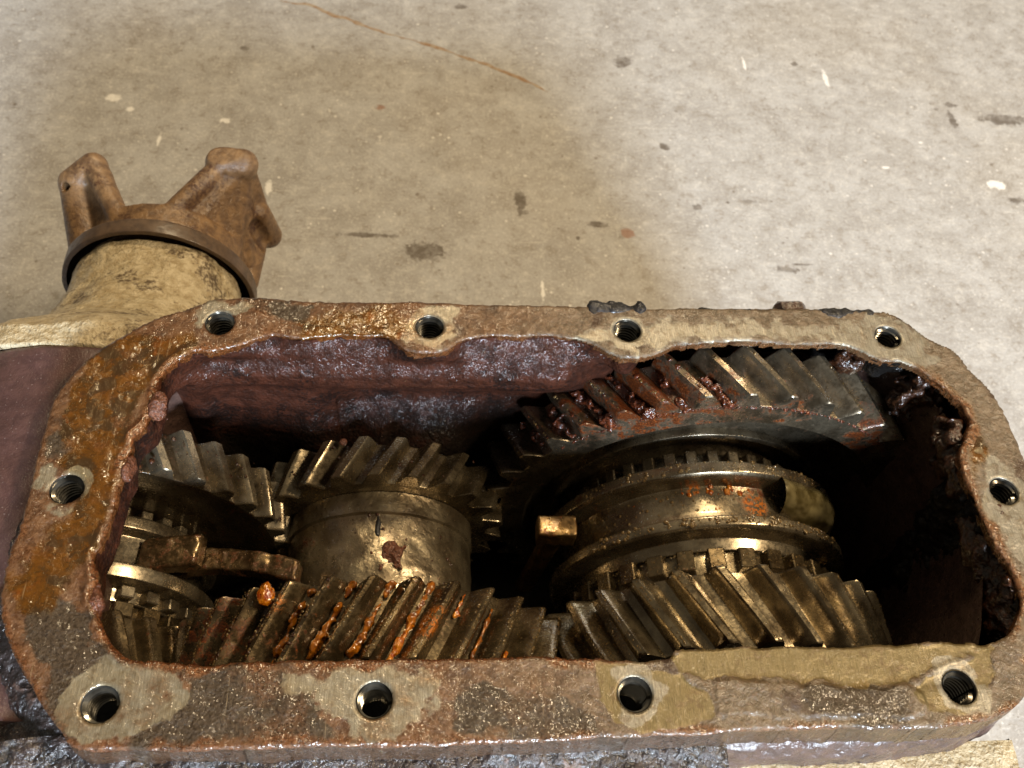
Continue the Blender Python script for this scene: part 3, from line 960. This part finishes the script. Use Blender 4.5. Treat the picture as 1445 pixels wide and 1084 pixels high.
panel(belly, 320, 200, 'front_casting', M_CRUST, .16, .8, label='black crusted casting below the front edge of the flange')
# left front shoulder, from the chamfered corner outwards
sh_in = pl([(-17.6, .5), (-17.7, -3.2), (-17.3, -5), (-15.9, -7), (-14.2, -8.4), (-12.6, -8.6)])
sh_out = pl([(-25, .5), (-25.5, -5), (-24, -10), (-20, -13.5), (-16, -14.2), (-12.6, -14.3)])


def shoulder(u, w):
    a, b = sh_in(u), sh_out(u)
    ww = w ** .9
    xy = a + (b - a) * ww[:, None]
    z = -1.3 - .9 * sstep(0, .3, w) - 1.8 * w ** 2 - 18 * sstep(.82, 1.0, w) ** 2
    return np.stack([xy[:, 0], xy[:, 1], z], 1)


panel(shoulder, 220, 200, 'corner_casting', M_CRUST, .2, .8)
# brown right front wall and tan lower cover
M_LIP = cast('brown_oily_iron', (86, 64, 56), (112, 86, 76), (64, 44, 40), rough=(.25, .5), bump=.05, fine=5, coat=.6, t3=.5)
prof2 = pl([(-8.3, -1.2), (-8.6, -1.3), (-8.95, -1.7), (-9.15, -2.3), (-9.25, -3.2)])
panel(lambda u, w: np.stack([6.3 + u * 10.9 + .5 * w * u, prof2(w)[:, 0] + u ** 6 * 1.2, prof2(w)[:, 1]], 1), 150, 50, 'right_front_wall', M_LIP, .09, 1.2)
prof3 = pl([(-8.6, -3.0), (-9.6, -3.1), (-12.5, -3.5), (-13, -4.2), (-13.2, -23.9)])
panel(lambda u, w: np.stack([6.2 + u * 11.9, prof3(w)[:, 0], prof3(w)[:, 1]], 1), 130, 110, 'lower_cover', M_TAN, .06, 1.2, label='bare tan cast cover below the right front edge')
panel(lambda u, w: np.stack([18.1 + 0 * u + .1 * np.sin(u * 3), -13.1 + u * 4.6, -3.2 - 20.7 * w], 1), 30, 80, 'lower_cover_end', M_TAN, .05, 1.2)
# side and back walls well under the flange
hw = OUT_S * np.array([.93, .93])
hwv, hwf = [], []
ring = hw[::4]
n = len(ring)
zs = [-1.5, -2.2, -4, -8, -14, -23.9]
v = np.array([(p[0], p[1], z) for z in zs for p in ring])
f = [[k * n + i, k * n + (i + 1) % n, (k + 1) * n + (i + 1) % n, (k + 1) * n + i] for k in range(len(zs) - 1) for i in range(n)]
sub('outer_wall', v, f, M_LIP, box_t, origin=(0, 0, -FZ))

# left side casting round the output shaft, and the tan tail housing behind it
v, f = lathe(rounded([(-7.5, .5), (-7.5, 9.1), (7.75, 9.35), (7.75, 8.6)], .25), AX3, 200, .05, .7, 20, 200)
yy = dense([(-7.5, 6), (-7.45, 9.15), (7.7, 9.35), (7.75, 9.25), (7.76, 8)], .15)
v, f = lathe(yy, AX3, 260, .04, .8, 77, 200)
sub('side_casting', v, f, M_PURPLE, box_t, origin=(AX3[0], 0, AX3[1]), label='purple-brown painted casting left of the opening')
yy = dense([(7.77, 9.2), (7.8, 9.45), (8.9, 9.5), (9.6, 9.0), (10.6, 8.0), (11.4, 7.1), (12.3, 6.2), (13.5, 5.5), (15, 5.0), (16.6, 4.75), (18.3, 4.55), (18.4, 3)], .12)
v, f = lathe(yy, AX3, 360, .16, .55)
sub('tail_housing', v, f, M_TAN, box_t, origin=(AX3[0], 12, AX3[1]), label='bare tan tail housing behind the flange')


# gasket shreds and the bolt head over the back edge, rust lump on the left lip
def shred(x0, x1, y, z, hgt, seed, mat=M_RUBBER, name='gasket_shred'):
    def sdf(p):
        xm, hl = (x0 + x1) / 2, (x1 - x0) / 2
        q = p.copy()
        dx = np.maximum(np.abs(q[:, 0] - xm) - hl, 0)
        w = .16 + .10 * fbm(np.c_[q[:, 0] * 1.0, 0 * dx + seed, 0 * dx], 1.2, 3)
        dy = (q[:, 1] - y) / hgt
        return np.sqrt(dx ** 2 + (dy * .16) ** 2 + (q[:, 2] - z) ** 2) - w + .05 * fbm(q, 3.5, 4)
    v, f = surfnet(sdf, (x0 - .6, y - hgt * 1.6 - .4, z - .6), (x1 + .6, y + hgt * 1.6 + .4, z + .6), .06)
    sub(name, v, f, mat, box_t, origin=((x0 + x1) / 2, y, z))


shred(3.4, 5.6, 9.35, -.12, .33, 1)
shred(8.3, 10.5, 9.3, -.2, .2, 7)
shred(13.9, 16.2, 9.35, -.18, .24, 13)
shred(7.7, 7.9, 9.45, -.2, .2, 19)
v, f = box((12.75, 9.9, -1.0), (1.5, .9, 1.5), Matrix.Rotation(.05, 4, 'Z'), .25)
sub('bolt_head', v, f, M_LIP, box_t, smooth=False, origin=(12.75, 9.6, -1))


def lump(name, c, r, mat, par, seed=0, h=.07, amp=.35, s=1.6, org=None):
    def sdf(p):
        q = (p - np.array(c)) / np.array(r)
        return (np.linalg.norm(q, axis=1) - 1) * min(r) + amp * min(r) * fbm(p + seed, s, 4)
    m = np.array(r) * (1.3 + amp) + .1
    v, f = surfnet(sdf, np.array(c) - m, np.array(c) + m, h)
    return sub(name, v, f, mat, par, origin=c)


lump('rust_deposit', (-14.25, 3.9, -.12), (.38, .6, .35), M_DEPOSIT, box_t, 3, .06, .5, 2.2)
lump('rust_deposit', (-14.9, 1.3, -.3), (.2, .6, .3), M_DEPOSIT, box_t, 9, .06, .5, 2)
lump('rust_deposit', (-15.0, -4.2, -.3), (.2, .9, .3), M_DEPOSIT, box_t, 19, .06, .5, 2)
lump('sludge', (18.3, 6.2, -1.9), (1.1, .7, 1.0), M_SLUDGE, box_t, 21, .07, .5, 1.8)
lump('sludge', (16.1, 7.9, -1.6), (1.2, .4, .8), M_SLUDGE, box_t, 25, .07, .5, 1.8)
lump('sludge', (18.75, -2.6, -1.6), (.7, 2.6, 1.1), M_SLUDGE, box_t, 31, .09, .6, 1.3)
lump('sludge', (18.6, 2.4, -1.2), (.55, 1.6, .9), M_SLUDGE, box_t, 41, .09, .5, 1.5)

# ------------------------------------------------------------------ gears


def tooth_mesh(R, N, y0, y1, twist, tip=.2, depth=None, seed=0, nprof=7, nw=16, wear=.02):
    """one helical tooth standing at angle 0 on the shaft through (0, 0); y runs along the shaft, twist in degrees from y1 (far) to y0 (near)"""
    pitch = 2 * math.pi * R / N
    depth = depth or 1.5 * 2 * R / N
    r0 = R - depth
    prof = []
    for k in range(nprof + 1):                          # flank: root -> tip
        t = k / nprof
        r = r0 - .06 + (depth + .06) * t
        half = pitch * (tip * .5 + (.315 - tip * .5) * (1 - t ** 1.3)) + (.035 * pitch * (1 - t * 6) if t < .16 else 0)
        prof.append((r, -half))
    prof[-1] = (R - .04, prof[-1][1])
    prof.append((R, prof[-1][1] + .04))
    prof.append((R, 0.))
    prof += [(r, -hh) for r, hh in prof[::-1][1:]]
    prof = np.array(prof)
    npf = len(prof)
    us = np.concatenate([[0, .02], np.linspace(.05, .95, nw), [.98, 1]])
    V = []
    for u in us:
        e = .05 if u in (0, 1) else 0                   # small end chamfer
        ang = math.radians(twist) * (1 - u)
        r = prof[:, 0] - e * (prof[:, 0] > r0 + .2)
        a = ang + prof[:, 1] * (1 - 1.2 * e) / r
        V.append(np.stack([r * np.cos(a), np.full(npf, y0 + (y1 - y0) * u), r * np.sin(a)], 1))
    V = np.stack(V).reshape(-1, 3)
    d = fbm(V + seed * 5.1, 1.6, 4) * wear
    rr = np.hypot(V[:, 0], V[:, 2])
    V[:, [0, 2]] *= (1 + d / rr)[:, None]
    V[:, 1] += fbm(V + 7 + seed, 3, 3) * wear * .3
    F = grid_faces(len(us), npf, flip=True).tolist()
    F.append(list(range(npf)))
    F.append([(len(us) - 1) * npf + k for k in range(npf)][::-1])
    return V, F


def gear(root, name, ax, R, N, y0, y1, twist, far_deg, mats, tip=.2, bodyprofile=None, visible=(-25, 205), body_mat=None, tmats=None, label=None, tooth_name='gear_tooth', direct=False, wear=.02, pk=None):
    """body as a part of root, teeth as its sub-parts (or parts of root when direct)"""
    depth = 1.5 * 2 * R / N
    r0 = R - depth
    prof = bodyprofile(r0) if bodyprofile else [(y0, .5), (y0, r0), (y1, r0), (y1, .5)]
    v, f = lathe(dense(rounded(prof, .05), .35), ax, 180)
    body = sub(name, v, f, body_mat or mats, root, smooth=35, origin=(ax[0], (y0 + y1) / 2, ax[1]), label=label)
    par = root if direct else body
    ym = (y0 + y1) / 2
    variants = []
    for q in range(4):
        tv, tf = tooth_mesh(R, N, y0 - ym, y1 - ym, twist, tip, seed=q + R, wear=wear)
        me = bpy.data.meshes.new(tooth_name)
        me.from_pydata((tv * .01).tolist(), [], tf)
        me.shade_smooth()
        me.set_sharp_from_angle(angle=math.radians(38))
        me.materials.append(mats)
        variants.append(me)
    hidden = []
    for k in range(N):
        a = far_deg + k * 360 / N
        ad = (a + 90) % 360 - 90
        o = bpy.data.objects.new(tooth_name, variants[k % 4])
        COL.objects.link(o)
        o.location = M((ax[0], ym, ax[1]))
        o.rotation_euler = (0, -math.radians(a), 0)
        o.parent = par
        o.matrix_parent_inverse = Matrix.Translation(-_w[par.name])
    return body


def ring_teeth(root, name, ax, r0, r1, y0, y1, n, mat, width=.5, phase=0, par_name='dog_tooth'):
    me = None
    for k in range(n):
        a = 2 * math.pi * k / n + phase
        if me is None:
            v, f = box((0, 0, 0), (r1 - r0, y1 - y0, width), None, .05)
            me = bpy.data.meshes.new(par_name)
            me.from_pydata((v * .01).tolist(), [], f)
            me.materials.append(mat)
        o = bpy.data.objects.new(par_name, me)
        COL.objects.link(o)
        rm = (r0 + r1) / 2
        o.location = M((ax[0] + rm * math.cos(a), (y0 + y1) / 2, ax[1] + rm * math.sin(a)))
        o.rotation_euler = (0, -a, 0)
        o.parent = root
        o.matrix_parent_inverse = Matrix.Translation(-_w[root.name])


def drops_on(root, ax, R, y0, y1, a0, a1, n, name='oil_droplets', rmin=.025, rmax=.085, mat=None, jitter=.0, seed=0, kind='stuff', base=ICO2):
    g = np.random.default_rng(seed + 77)
    a = np.radians(g.uniform(a0, a1, n))
    y = g.uniform(y0, y1, n)
    r = rmin + (rmax - rmin) * g.uniform(0, 1, n) ** 3
    P = np.stack([ax[0] + np.cos(a) * (R - r * .1), y, ax[1] + np.sin(a) * (R - r * .1)], 1)
    N = np.stack([np.cos(a), 0 * a, np.sin(a)], 1)
    v, f = scatter(P, r, N, base, jitter)
    return sub(name, v, f, mat or M_DROP, root, origin=(ax[0], (y0 + y1) / 2, ax[1]), kind=kind)


def tooth_drops(root, ax, R, N, y0, y1, twist, far_deg, n, seed=0, rmin=.025, rmax=.08, mat=None, name='oil_droplets', vis=(20, 165), off=.0, jitter=0.):
    """droplets sitting along the tooth lands"""
    g = np.random.default_rng(seed)
    P, NN, RR = [], [], []
    for _ in range(n):
        k = g.integers(0, N)
        a = far_deg + k * 360 / N
        if not vis[0] < a % 360 < vis[1]:
            continue
        u = g.uniform(.02, .98)
        r = rmin + (rmax - rmin) * g.uniform() ** 3
        an = math.radians(a + twist * (1 - u) + (off + g.uniform(-.04, .04)) / R * 57.3)
        Rr = R
        P.append((ax[0] + math.cos(an) * Rr, y0 + (y1 - y0) * u, ax[1] + math.sin(an) * Rr))
        NN.append((math.cos(an), 0, math.sin(an)))
        RR.append(r)
    v, f = scatter(P, RR, NN, ICO2, jitter)
    return sub(name, v, f, mat or M_DROP, root, origin=(ax[0], (y0 + y1) / 2, ax[1]), kind='stuff')


def gap_sludge(root, ax, R, N, y0, y1, twist, far_deg, k, u0, u1, mat, rad, width, name='sludge', seed=0, amp=.4):
    """sludge lying in the gap between tooth k and the next"""
    def pos(u):
        an = math.radians(far_deg + (k + .5) * 360 / N + twist * (1 - u))
        return np.array([ax[0] + math.cos(an) * rad, y0 + (y1 - y0) * u, ax[1] + math.sin(an) * rad])
    us = np.linspace(u0, u1, 7)
    pts = [pos(u) for u in us]

    def sdf(p):
        d = None
        for i in range(6):
            w = width * (1 + .25 * math.sin(seed + i * 1.1))
            q = capsule(p, pts[i], pts[i + 1], w, w)
            d = q if d is None else np.minimum(d, q)
        return d + amp * width * (fbm(p + seed, 2.6, 4) + .35)
    A = np.array(pts)
    v, f = surfnet(sdf, A.min(0) - width * 2, A.max(0) + width * 2, .055)
    return sub(name, v, f, mat, root, origin=tuple(A.mean(0)))


# large gear, upper right
t = thing('large_helical_gear', 'largest helical gear, wet and rust-stained, under the back right edge of the opening', 'gear', (AX2[0], 6.5, AX2[1] - 11))


def big_body(r0):
    return [(5.22, 9.0), (5.22, r0), (7.86, r0), (7.86, 3.0), (6.9, 3.0), (6.9, 4.0), (6.25, 4.2), (6.1, 8.5), (5.9, 8.75), (5.22, 9.0)]


gear(t, 'gear_body', (10.3, -11.9), 11.25, 37, 5.2, 7.88, -8.9, 99.7, M_STEEL, .20, big_body, direct=True)
v, f = lathe(dense(rounded([(6.3, 6.9), (5.75, 6.9), (5.75, 6.55), (6.3, 6.5)], .06), .2), AX2, 160)
sub('face_ring', v, f, M_STEEL, t, smooth=35, origin=(AX2[0], 6, AX2[1]))
v, f = lathe(rounded([(6.3, 5.4), (4.5, 5.4), (4.5, 2.)], .06), AX2, 120)
sub('hub', v, f, M_STEEL, t, smooth=35, origin=(AX2[0], 5.3, AX2[1]))
ring_teeth(t, 'dog_tooth', AX2, 5.35, 6.0, 4.6, 5.45, 36, M_STEEL, .55)
M_REDS = plain('red_brown_sludge', (58, 26, 12), .35, 0, (124, 60, 32), .12, .8, sc=6)
for k, u0, u1, w in ((1, .05, .6, .2), (2, 0, .9, .24), (3, 0, .9, .26), (4, .1, .9, .22), (0, .0, .5, .2), (5, .2, .9, .2)):
    gap_sludge(t, (10.3, -11.9), 11.25, 37, 5.2, 7.88, -8.9, 99.7, k, u0, u1, M_REDS, 10.5, w, seed=k, amp=1.1)
gap_sludge(t, AX2, 11, 37, 5.2, 7.88, -8.9, 99.7, -2, .55, .95, M_ORANGE, 10.45, .13, seed=8)
drops_on(t, (10.3, -11.9), 10.3, 5.2, 5.24, 40, 140, 260, 'rust_crumbs', .03, .12, M_REDS, .5, 1)
tooth_drops(t, (10.3, -11.9), 11.25, 37, 5.2, 7.88, -8.9, 99.7, 420, 3)
tooth_drops(t, (10.3, -11.9), 11.25, 37, 5.2, 7.88, -8.9, 99.7, 260, 31, .03, .13, M_REDS, 'rust_crumbs', (100, 150), 0, .6)

# sliding collar on the main shaft
t = thing('sliding_collar', 'grooved shift collar with orange rust drops between the two right-hand gears', 'collar', (AX2[0], 2.5, AX2[1] - 7.5))
prof = rounded([(.3, 3.), (.3, 6.0), (.86, 6.15), (.86, 7.15), (.98, 7.28), (1.36, 7.32), (1.46, 7.2), (1.5, 6.5), (2.0, 6.42), (3.3, 6.42), (3.38, 7.3), (3.5, 7.46), (4.0, 7.46), (4.08, 7.34), (4.08, 6.), (4.3, 5.8), (4.3, 3)], .05)
v, f = lathe(dense(prof, .15), AX2, 240)
sub('collar_ring', v, f, M_COLLAR, t, smooth=40, origin=(AX2[0], 2.5, AX2[1]))
drops_on(t, AX2, 7.47, 3.5, 4.02, 40, 150, 180, 'oil_droplets', .025, .11, None, 0, 4)
drops_on(t, AX2, 7.33, .96, 1.38, 40, 150, 220, 'oil_droplets', .025, .12, None, 0, 5)
drops_on(t, AX2, 6.43, 1.6, 3.2, 40, 150, 240, 'oil_droplets', .02, .09, None, 0, 6)
drops_on(t, AX2, 6.43, 2.9, 3.3, 82, 110, 12, 'orange_drops', .06, .2, M_ORANGE, .3, 8)
drops_on(t, AX2, 6.43, 1.6, 3.3, 70, 130, 14, 'orange_drops', .03, .09, M_ORANGE, .3, 9)
# oil glob hanging in the groove


def glob(p):
    a = capsule(p, (12.35, 3.0, -5.45), (14.5, 2.6, -6.9), .78, 1.0)
    b = capsule(p, (12.4, 3.9, -5.3), (13.4, 3.9, -5.7), .3, .35)
    c = capsule(p, (14.2, 2.9, -6.6), (15.0, 2.5, -8.0), .9, .75)
    return smin(smin(a, b, .3), c, .3) + .07 * fbm(p, 1.0, 3)


v, f = surfnet(glob, (12.4, .8, -9), (17, 5, -3.8), .08)
sub('oil_glob', v, f, M_GLOB, t, origin=(14.3, 3, -6), label='dark olive oil glob bridging the groove')

# gear in front of it
t = thing('front_helical_gear', 'clean olive-brown helical gear in front of the shift collar, behind the bare front edge', 'gear', (AX2[0], -3, AX2[1] - 8.4))
gear(t, 'gear_body', AX2, 8.4, 29, -4.6, -1.35, -12.8, 100.2, M_CLUSTER, .20, direct=True)
v, f = lathe(rounded([(-1.4, 6.0), (.25, 6.0), (.25, 3)], .05), AX2, 120)
sub('hub', v, f, M_CLUSTER, t, smooth=35, origin=(AX2[0], -.5, AX2[1]))
ring_teeth(t, 'dog_tooth', AX2, 5.9, 6.6, -.75, .2, 30, M_DIRTY, .75, .03)
tooth_drops(t, AX2, 8.4, 29, -4.6, -1.35, -12.8, 100.2, 700, 12, .02, .06)
drops_on(t, AX2, 6.62, -.7, .15, 50, 140, 160, 'oil_droplets', .02, .05, None, 0, 14)

# cluster gear
t = thing('cluster_gear', 'two-step helical cluster gear with a rough cast barrel, its front teeth smeared with orange sludge', 'gear', (AX1[0], 1, AX1[1] - 9.1))
up = gear(t, 'rear_gear', AX1, 6.15, 22, 4.05, 6.12, 11.6, 96.5, M_CLUSTER, .27, lambda r0: [(4.05, 3.), (4.05, r0), (6.12, r0), (6.12, 3.)])
lo = gear(t, 'front_gear', AX1, 9.1, 34, -5.2, -1.92, 11.6, 99.4, M_DIRTY, .16, lambda r0: [(-5.2, 3.), (-5.2, r0), (-1.92, r0), (-1.92, 3.)])
v, f = lathe(dense([(4.05, 4.4), (4.02, 4.56), (3.0, 4.58), (2.92, 4.46), (2.0, 4.48), (.4, 4.5), (-1.0, 4.35), (-1.95, 4.4)], .1), AX1, 260, .03, 1.4)
sub('barrel', v, f, M_BARREL, t, smooth=50, origin=(AX1[0], 1, AX1[1]))
lump('sludge', (-5.35, 1.0, -7.5), (.55, .6, .16), M_DEPOSIT, t, 5, .05, .7, 2.5)
lump('sludge', (-5.95, 2.3, -7.5), (.12, .55, .1), M_RUBBER, t, 6, .04, .6, 3)
drops_on(t, AX1, 4.48, -1.5, 3.9, 40, 150, 90, 'rust_crumbs', .02, .09, M_SLUDGE, .6, 21)
drops_on(t, AX1, 6.1, 4.1, 6.1, 30, 160, 50, 'rust_crumbs', .02, .09, M_SLUDGE, .6, 22)
A_ = (AX1, 9.1, 34, -5.2, -1.92, 11.6, 99.4)
tooth_drops(t, *A_, 1700, 41, .02, .07, off=.02)
tooth_drops(t, *A_, 900, 42, .02, .06, off=.22)
tooth_drops(t, *A_, 600, 43, .03, .10, M_SLUDGE, 'rust_crumbs', (95, 165), 0, .6)
for k, u0, u1, w, m in ((-3, .0, .55, .15, M_ORANGE), (-3, .5, 1., .15, M_AMBER), (-2, .1, .95, .16, M_AMBER), (-2, .3, .6, .12, M_ORANGE), (-4, .55, .95, .12, M_ORANGE), (-1, .1, .95, .15, M_AMBER), (0, .1, .9, .15, M_AMBER), (1, .1, .9, .13, M_SLUDGE), (2, .1, .9, .16, M_SLUDGE), (3, 0, .9, .17, M_AMBER), (-6, .0, .3, .1, M_ORANGE), (-5, .1, .8, .11, M_AMBER)):
    gap_sludge(t, *A_, k, u0, u1, m, 8.42, w, 'orange_sludge' if m is M_ORANGE else 'sludge', seed=k + 9, amp=.9)
lump('orange_sludge', (-10.05, -2.35, -3.85), (.32, .4, .22), M_ORANGE, t, 2, .05, .4, 2)
lump('rust_deposit', (-7.65, 5.9, -6.1), (.18, .18, .14), M_DEPOSIT, t, 3, .04, .3, 2)

# output shaft, left
t = thing('left_helical_gear', 'bright helical gear at the left, half hidden under the left lip', 'gear', (AX3[0], 4, AX3[1] - 8.6))
M_BODY = metal('dark_oiled_steel', (64, 54, 40), (40, 32, 22), rt=.56, gt=.5, metl=.4)
gear(t, 'gear_body', AX3, 8.65, 36, 2.9, 4.95, -7.1, 46.0, M_LEFTG, .27, direct=True, body_mat=M_BODY)
drops_on(t, AX3, 8.6, 3, 4.9, 10, 80, 50, 'rust_crumbs', .03, .12, M_SLUDGE, .5, 51)
t = thing('left_shift_collar', 'speckled grooved shift collar below the bright left gear', 'collar', (AX3[0], 1, AX3[1] - 5.4))
prof = rounded([(-1.3, 3.), (-1.3, 4.25), (-.75, 4.3), (-.74, 4.6), (-.62, 5.3), (-.05, 5.4), (.03, 5.3), (.1, 4.75), (1.45, 4.75), (1.55, 5.1), (1.65, 5.22), (2.15, 5.22), (2.25, 5.1), (2.25, 4.4), (2.6, 4.2), (2.6, 2.5)], .04)
v, f = lathe(dense(prof, .15), AX3, 200)
sub('collar_ring', v, f, M_COLLAR, t, smooth=40, origin=(AX3[0], 1, AX3[1]))
ring_teeth(t, 'dog_tooth', AX3, 3.9, 4.5, 2.3, 2.9, 28, M_LEFTG, .5)
ring_teeth(t, 'dog_tooth', AX3, 4.2, 4.85, -1.25, -.75, 26, M_LEFTG, .6)
drops_on(t, AX3, 4.77, .2, 1.4, 20, 90, 20, 'rust_crumbs', .03, .16, M_SLUDGE, .5, 53)
t = thing('left_front_gear', 'small dark gear in the front left corner of the opening', 'gear', (AX3[0], -3, AX3[1] - 5.2))
gear(t, 'gear_body', AX3, 5.3, 22, -5, -2.0, -14, 60, M_DIRTY, .22, direct=True)
ring_teeth(t, 'dog_tooth', AX3, 3.9, 4.6, -1.98, -1.35, 22, M_DIRTY, .8, .1)
v, f = lathe(rounded([(-2.0, 4.1), (-1.32, 4.1), (-1.32, 2)], .05), AX3, 120)
sub('hub', v, f, M_DIRTY, t, smooth=35, origin=(AX3[0], -1.6, AX3[1]))

# shift forks


def fork(name, label, fn, lo_, hi_, mat, org, h=.07):
    v, f = surfnet(fn, lo_, hi_, h)
    o = mesh(name, v, f, mat, None, origin=org)
    o['label'] = label
    o['category'] = 'shift fork'
    _w[o.name] = Vector(o.location)
    return o


M_FORK = metal('rusty_fork_steel', (120, 102, 76), (84, 66, 46), rust=(72, 40, 24), rust2=(116, 72, 46), rt=.50, gt=.6, rough=(.25, .4), bump=.02)


def rbox(p, c, hs, r, yaw=0., roll=0.):
    q = p - np.array(c)
    ca, sa = math.cos(yaw), math.sin(yaw)
    x, y = q[:, 0] * ca + q[:, 1] * sa, -q[:, 0] * sa + q[:, 1] * ca
    cr, sr = math.cos(roll), math.sin(roll)
    x, z = x * cr + q[:, 2] * sr, -x * sr + q[:, 2] * cr
    d = np.abs(np.stack([x, y, z], 1)) - np.array(hs) + r
    return np.linalg.norm(np.maximum(d, 0), axis=1) + np.minimum(d.max(1), 0) - r


def fork1(p):
    q = p.copy()
    q[:, 1] += .045 * (p[:, 0] + 12.5) ** 2 - .2
    a = rbox(q, (-12.6, .55, -7.9), (3.4, .5, .42), .14, -.10, .16)
    b = rbox(q, (-14.7, .75, -7.0), (1.3, .75, .45), .2, -.1, .1)
    return smin(a, b, .35) + .05 * fbm(p, 1.8, 4)


fork('shift_fork', 'rusty brown shift fork arm reaching from the left collar towards the cluster barrel', fork1, (-17, -.6, -9.6), (-9, 2.2, -5.6), M_FORK, (-12.9, .75, -7.6))


def fork2(p):
    a = rbox(p, (2.35, 2.45, -8.35), (.92, .52, .62), .1, -.02, .0)
    b = rbox(p, (1.9, 2.5, -12.6), (.45, .3, 3.6), .12, 0, -.12)
    return smin(a, b, .1) + .025 * fbm(p, 2.2, 4)


M_FORK2 = metal('rusty_fork_pad_steel', (150, 124, 84), (110, 84, 50), rust=(84, 40, 18), rust2=(150, 84, 36), rt=.54, gt=.65, rough=(.25, .4), bump=.02)
fork('shift_fork', 'short square shift fork pad sticking out at the left of the big collar', fork2, (-.2, 1.4, -15.5), (4, 3.5, -7), M_FORK2, (2.2, 2.4, -8.4), .06)

# shafts
for nm, ax, y0, y1, r, lab in (('main_shaft', AX2, -7, 9, 3.1, 'dark main shaft running through the right-hand gears'), ('output_shaft', AX3, -7, 16, 2.6, 'dark output shaft running through the left-hand gears')):
    v, f = lathe([(y0, .3), (y0, r), (y1, r), (y1, .3)], ax, 64)
    o = mesh(nm, v, f, M_DARKW, None, smooth=35, origin=(ax[0], 0, ax[1]))
    o['label'] = lab
    o['category'] = 'shaft'

# ------------------------------------------------------------------ output yoke behind
yk = thing('output_yoke', 'brown two-eared drive yoke with a round dust shield, behind the back left of the gearbox', 'yoke', (AX3[0], 20, AX3[1] - 5))
v, f = lathe(dense(rounded([(18.25, 4.95), (18.25, 5.2), (19.1, 5.22), (19.25, 5.1), (19.4, 3.5)], .06), .2), AX3, 200, .015, 1.)
sub('dust_shield', v, f, M_SHIELD, yk, smooth=45, origin=(AX3[0], 19, AX3[1]))
v, f = lathe([(18.4, 4.93), (19.05, 4.9), (19.1, 3)], AX3, 120)
sub('shield_inside', v, f, M_DARKW, yk, origin=(AX3[0], 19, AX3[1]))


def tri(p, a, b, c):
    a, b, c = (np.array(x, float) for x in (a, b, c))
    n = np.cross(b - a, c - a)
    n /= np.linalg.norm(n)
    ins = np.ones(len(p), bool)
    dd = np.full(len(p), 9e9)
    for u, w in ((a, b), (b, c), (c, a)):
        e = w - u
        ins &= ((p - u) @ np.cross(n, e)) > 0
        t = np.clip(((p - u) @ e) / (e @ e), 0, 1)
        dd = np.minimum(dd, np.linalg.norm(p - u - t[:, None] * e, axis=1))
    return np.where(ins, np.abs((p - a) @ n), dd)


def ysdf(p):
    q = p - np.array((AX3[0], 0, AX3[1]))
    r = np.hypot(q[:, 0], q[:, 2])
    hub = np.maximum(r - 4.1, np.abs(q[:, 1] - 20.1) - 1.0) - .1
    bore = r - 2.2
    d = hub
    # right ear: a ribbed web carrying two lobes with the bearing saddle between them
    m = q
    V1, AL, AR, B, BS = (.7, 21.0, 3.7), (3.4, 24.5, 4.3), (4.4, 24.8, 3.9), (4.95, 24.4, -.2), (4.2, 20.8, -1.6)
    e = tri(m, V1, AR, BS) - .42
    e = smin(e, tri(m, AR, B, BS) - .42, .15)
    e = smin(e, tri(m, (1.5, 20.4, 2.6), AR, (3.6, 20.4, 0)) - .5, .3)
    e = smin(e, capsule(m, V1, AL, .5, .62), .18)
    e = smin(e, capsule(m, BS, B, .75, .62), .2)
    e = smin(e, capsule(m, AR, B, .62, .62), .2)
    e = smin(e, np.maximum(capsule(m, (3.3, 24.5, 4.35), (4.35, 24.7, 4.1), .92, .92), m[:, 2] - 4.95), .15)
    e = smin(e, capsule(m, (4.9, 23.9, 1.0), (5.2, 24.2, -1.1), .78, .85), .15)
    e = np.maximum(e, -(np.hypot(m[:, 1] - 26.3, m[:, 2] - 1.7) - 1.35))
    e = np.maximum(e, -(capsule(m, (3.7, 22.6, 5.3), (4.5, 23.4, 4.4), .42, .34)))
    e = np.maximum(e, -(capsule(m, (5.0, 22.7, 1.0), (5.5, 22.8, -.5), .55, .62)))
    d = smin(d, e, .25)
    m = q * np.array([-1, 1, 1])
    e = capsule(m, (4.1, 20.4, .9), (5.0, 23.7, 3.0), 1.05, .85)
    e = smin(e, capsule(m, (2.0, 20.9, 3.4), (3.6, 24.0, 3.8), .6, .68), .15)
    e = smin(e, tri(m, (2.4, 20.9, 2.8), (4.6, 20.7, .4), (4.5, 24.1, 3.2)) - .35, .15)
    e = smin(e, capsule(m, (5.0, 23.8, 3.1), (3.9, 24.4, 3.8), .85, .8), .15)
    e = smin(e, capsule(m, (3.8, 20.8, -1.4), (5.2, 24.2, -1.7), 1.0, .9), .5)
    e = np.maximum(e, -(np.hypot(m[:, 1] - 26.1, m[:, 2] - .6) - 1.6))
    e = np.maximum(e, -(capsule(m, (5.6, 22.2, 4.4), (5.0, 23.6, 2.9), .26, .26)))
    d = smin(d, e, .25)
    # machined front shoulder between the ears
    d = smin(d, np.maximum(np.abs(np.hypot(q[:, 0], q[:, 2]) - 3.85) - .35, np.abs(q[:, 1] - 20.6) - .6) - .06, .12)
    d = np.maximum(d, -np.maximum(bore, 20.9 - q[:, 1]))
    return d + .018 * fbm(p, 1.3, 4)


v, f = surfnet(ysdf, (AX3[0] - 7.2, 18.8, AX3[1] - 5.4), (AX3[0] + 7.2, 27.4, AX3[1] + 6.4), .1)
sub('yoke_body', v, f, M_YOKE, yk, origin=(AX3[0], 21, AX3[1]))
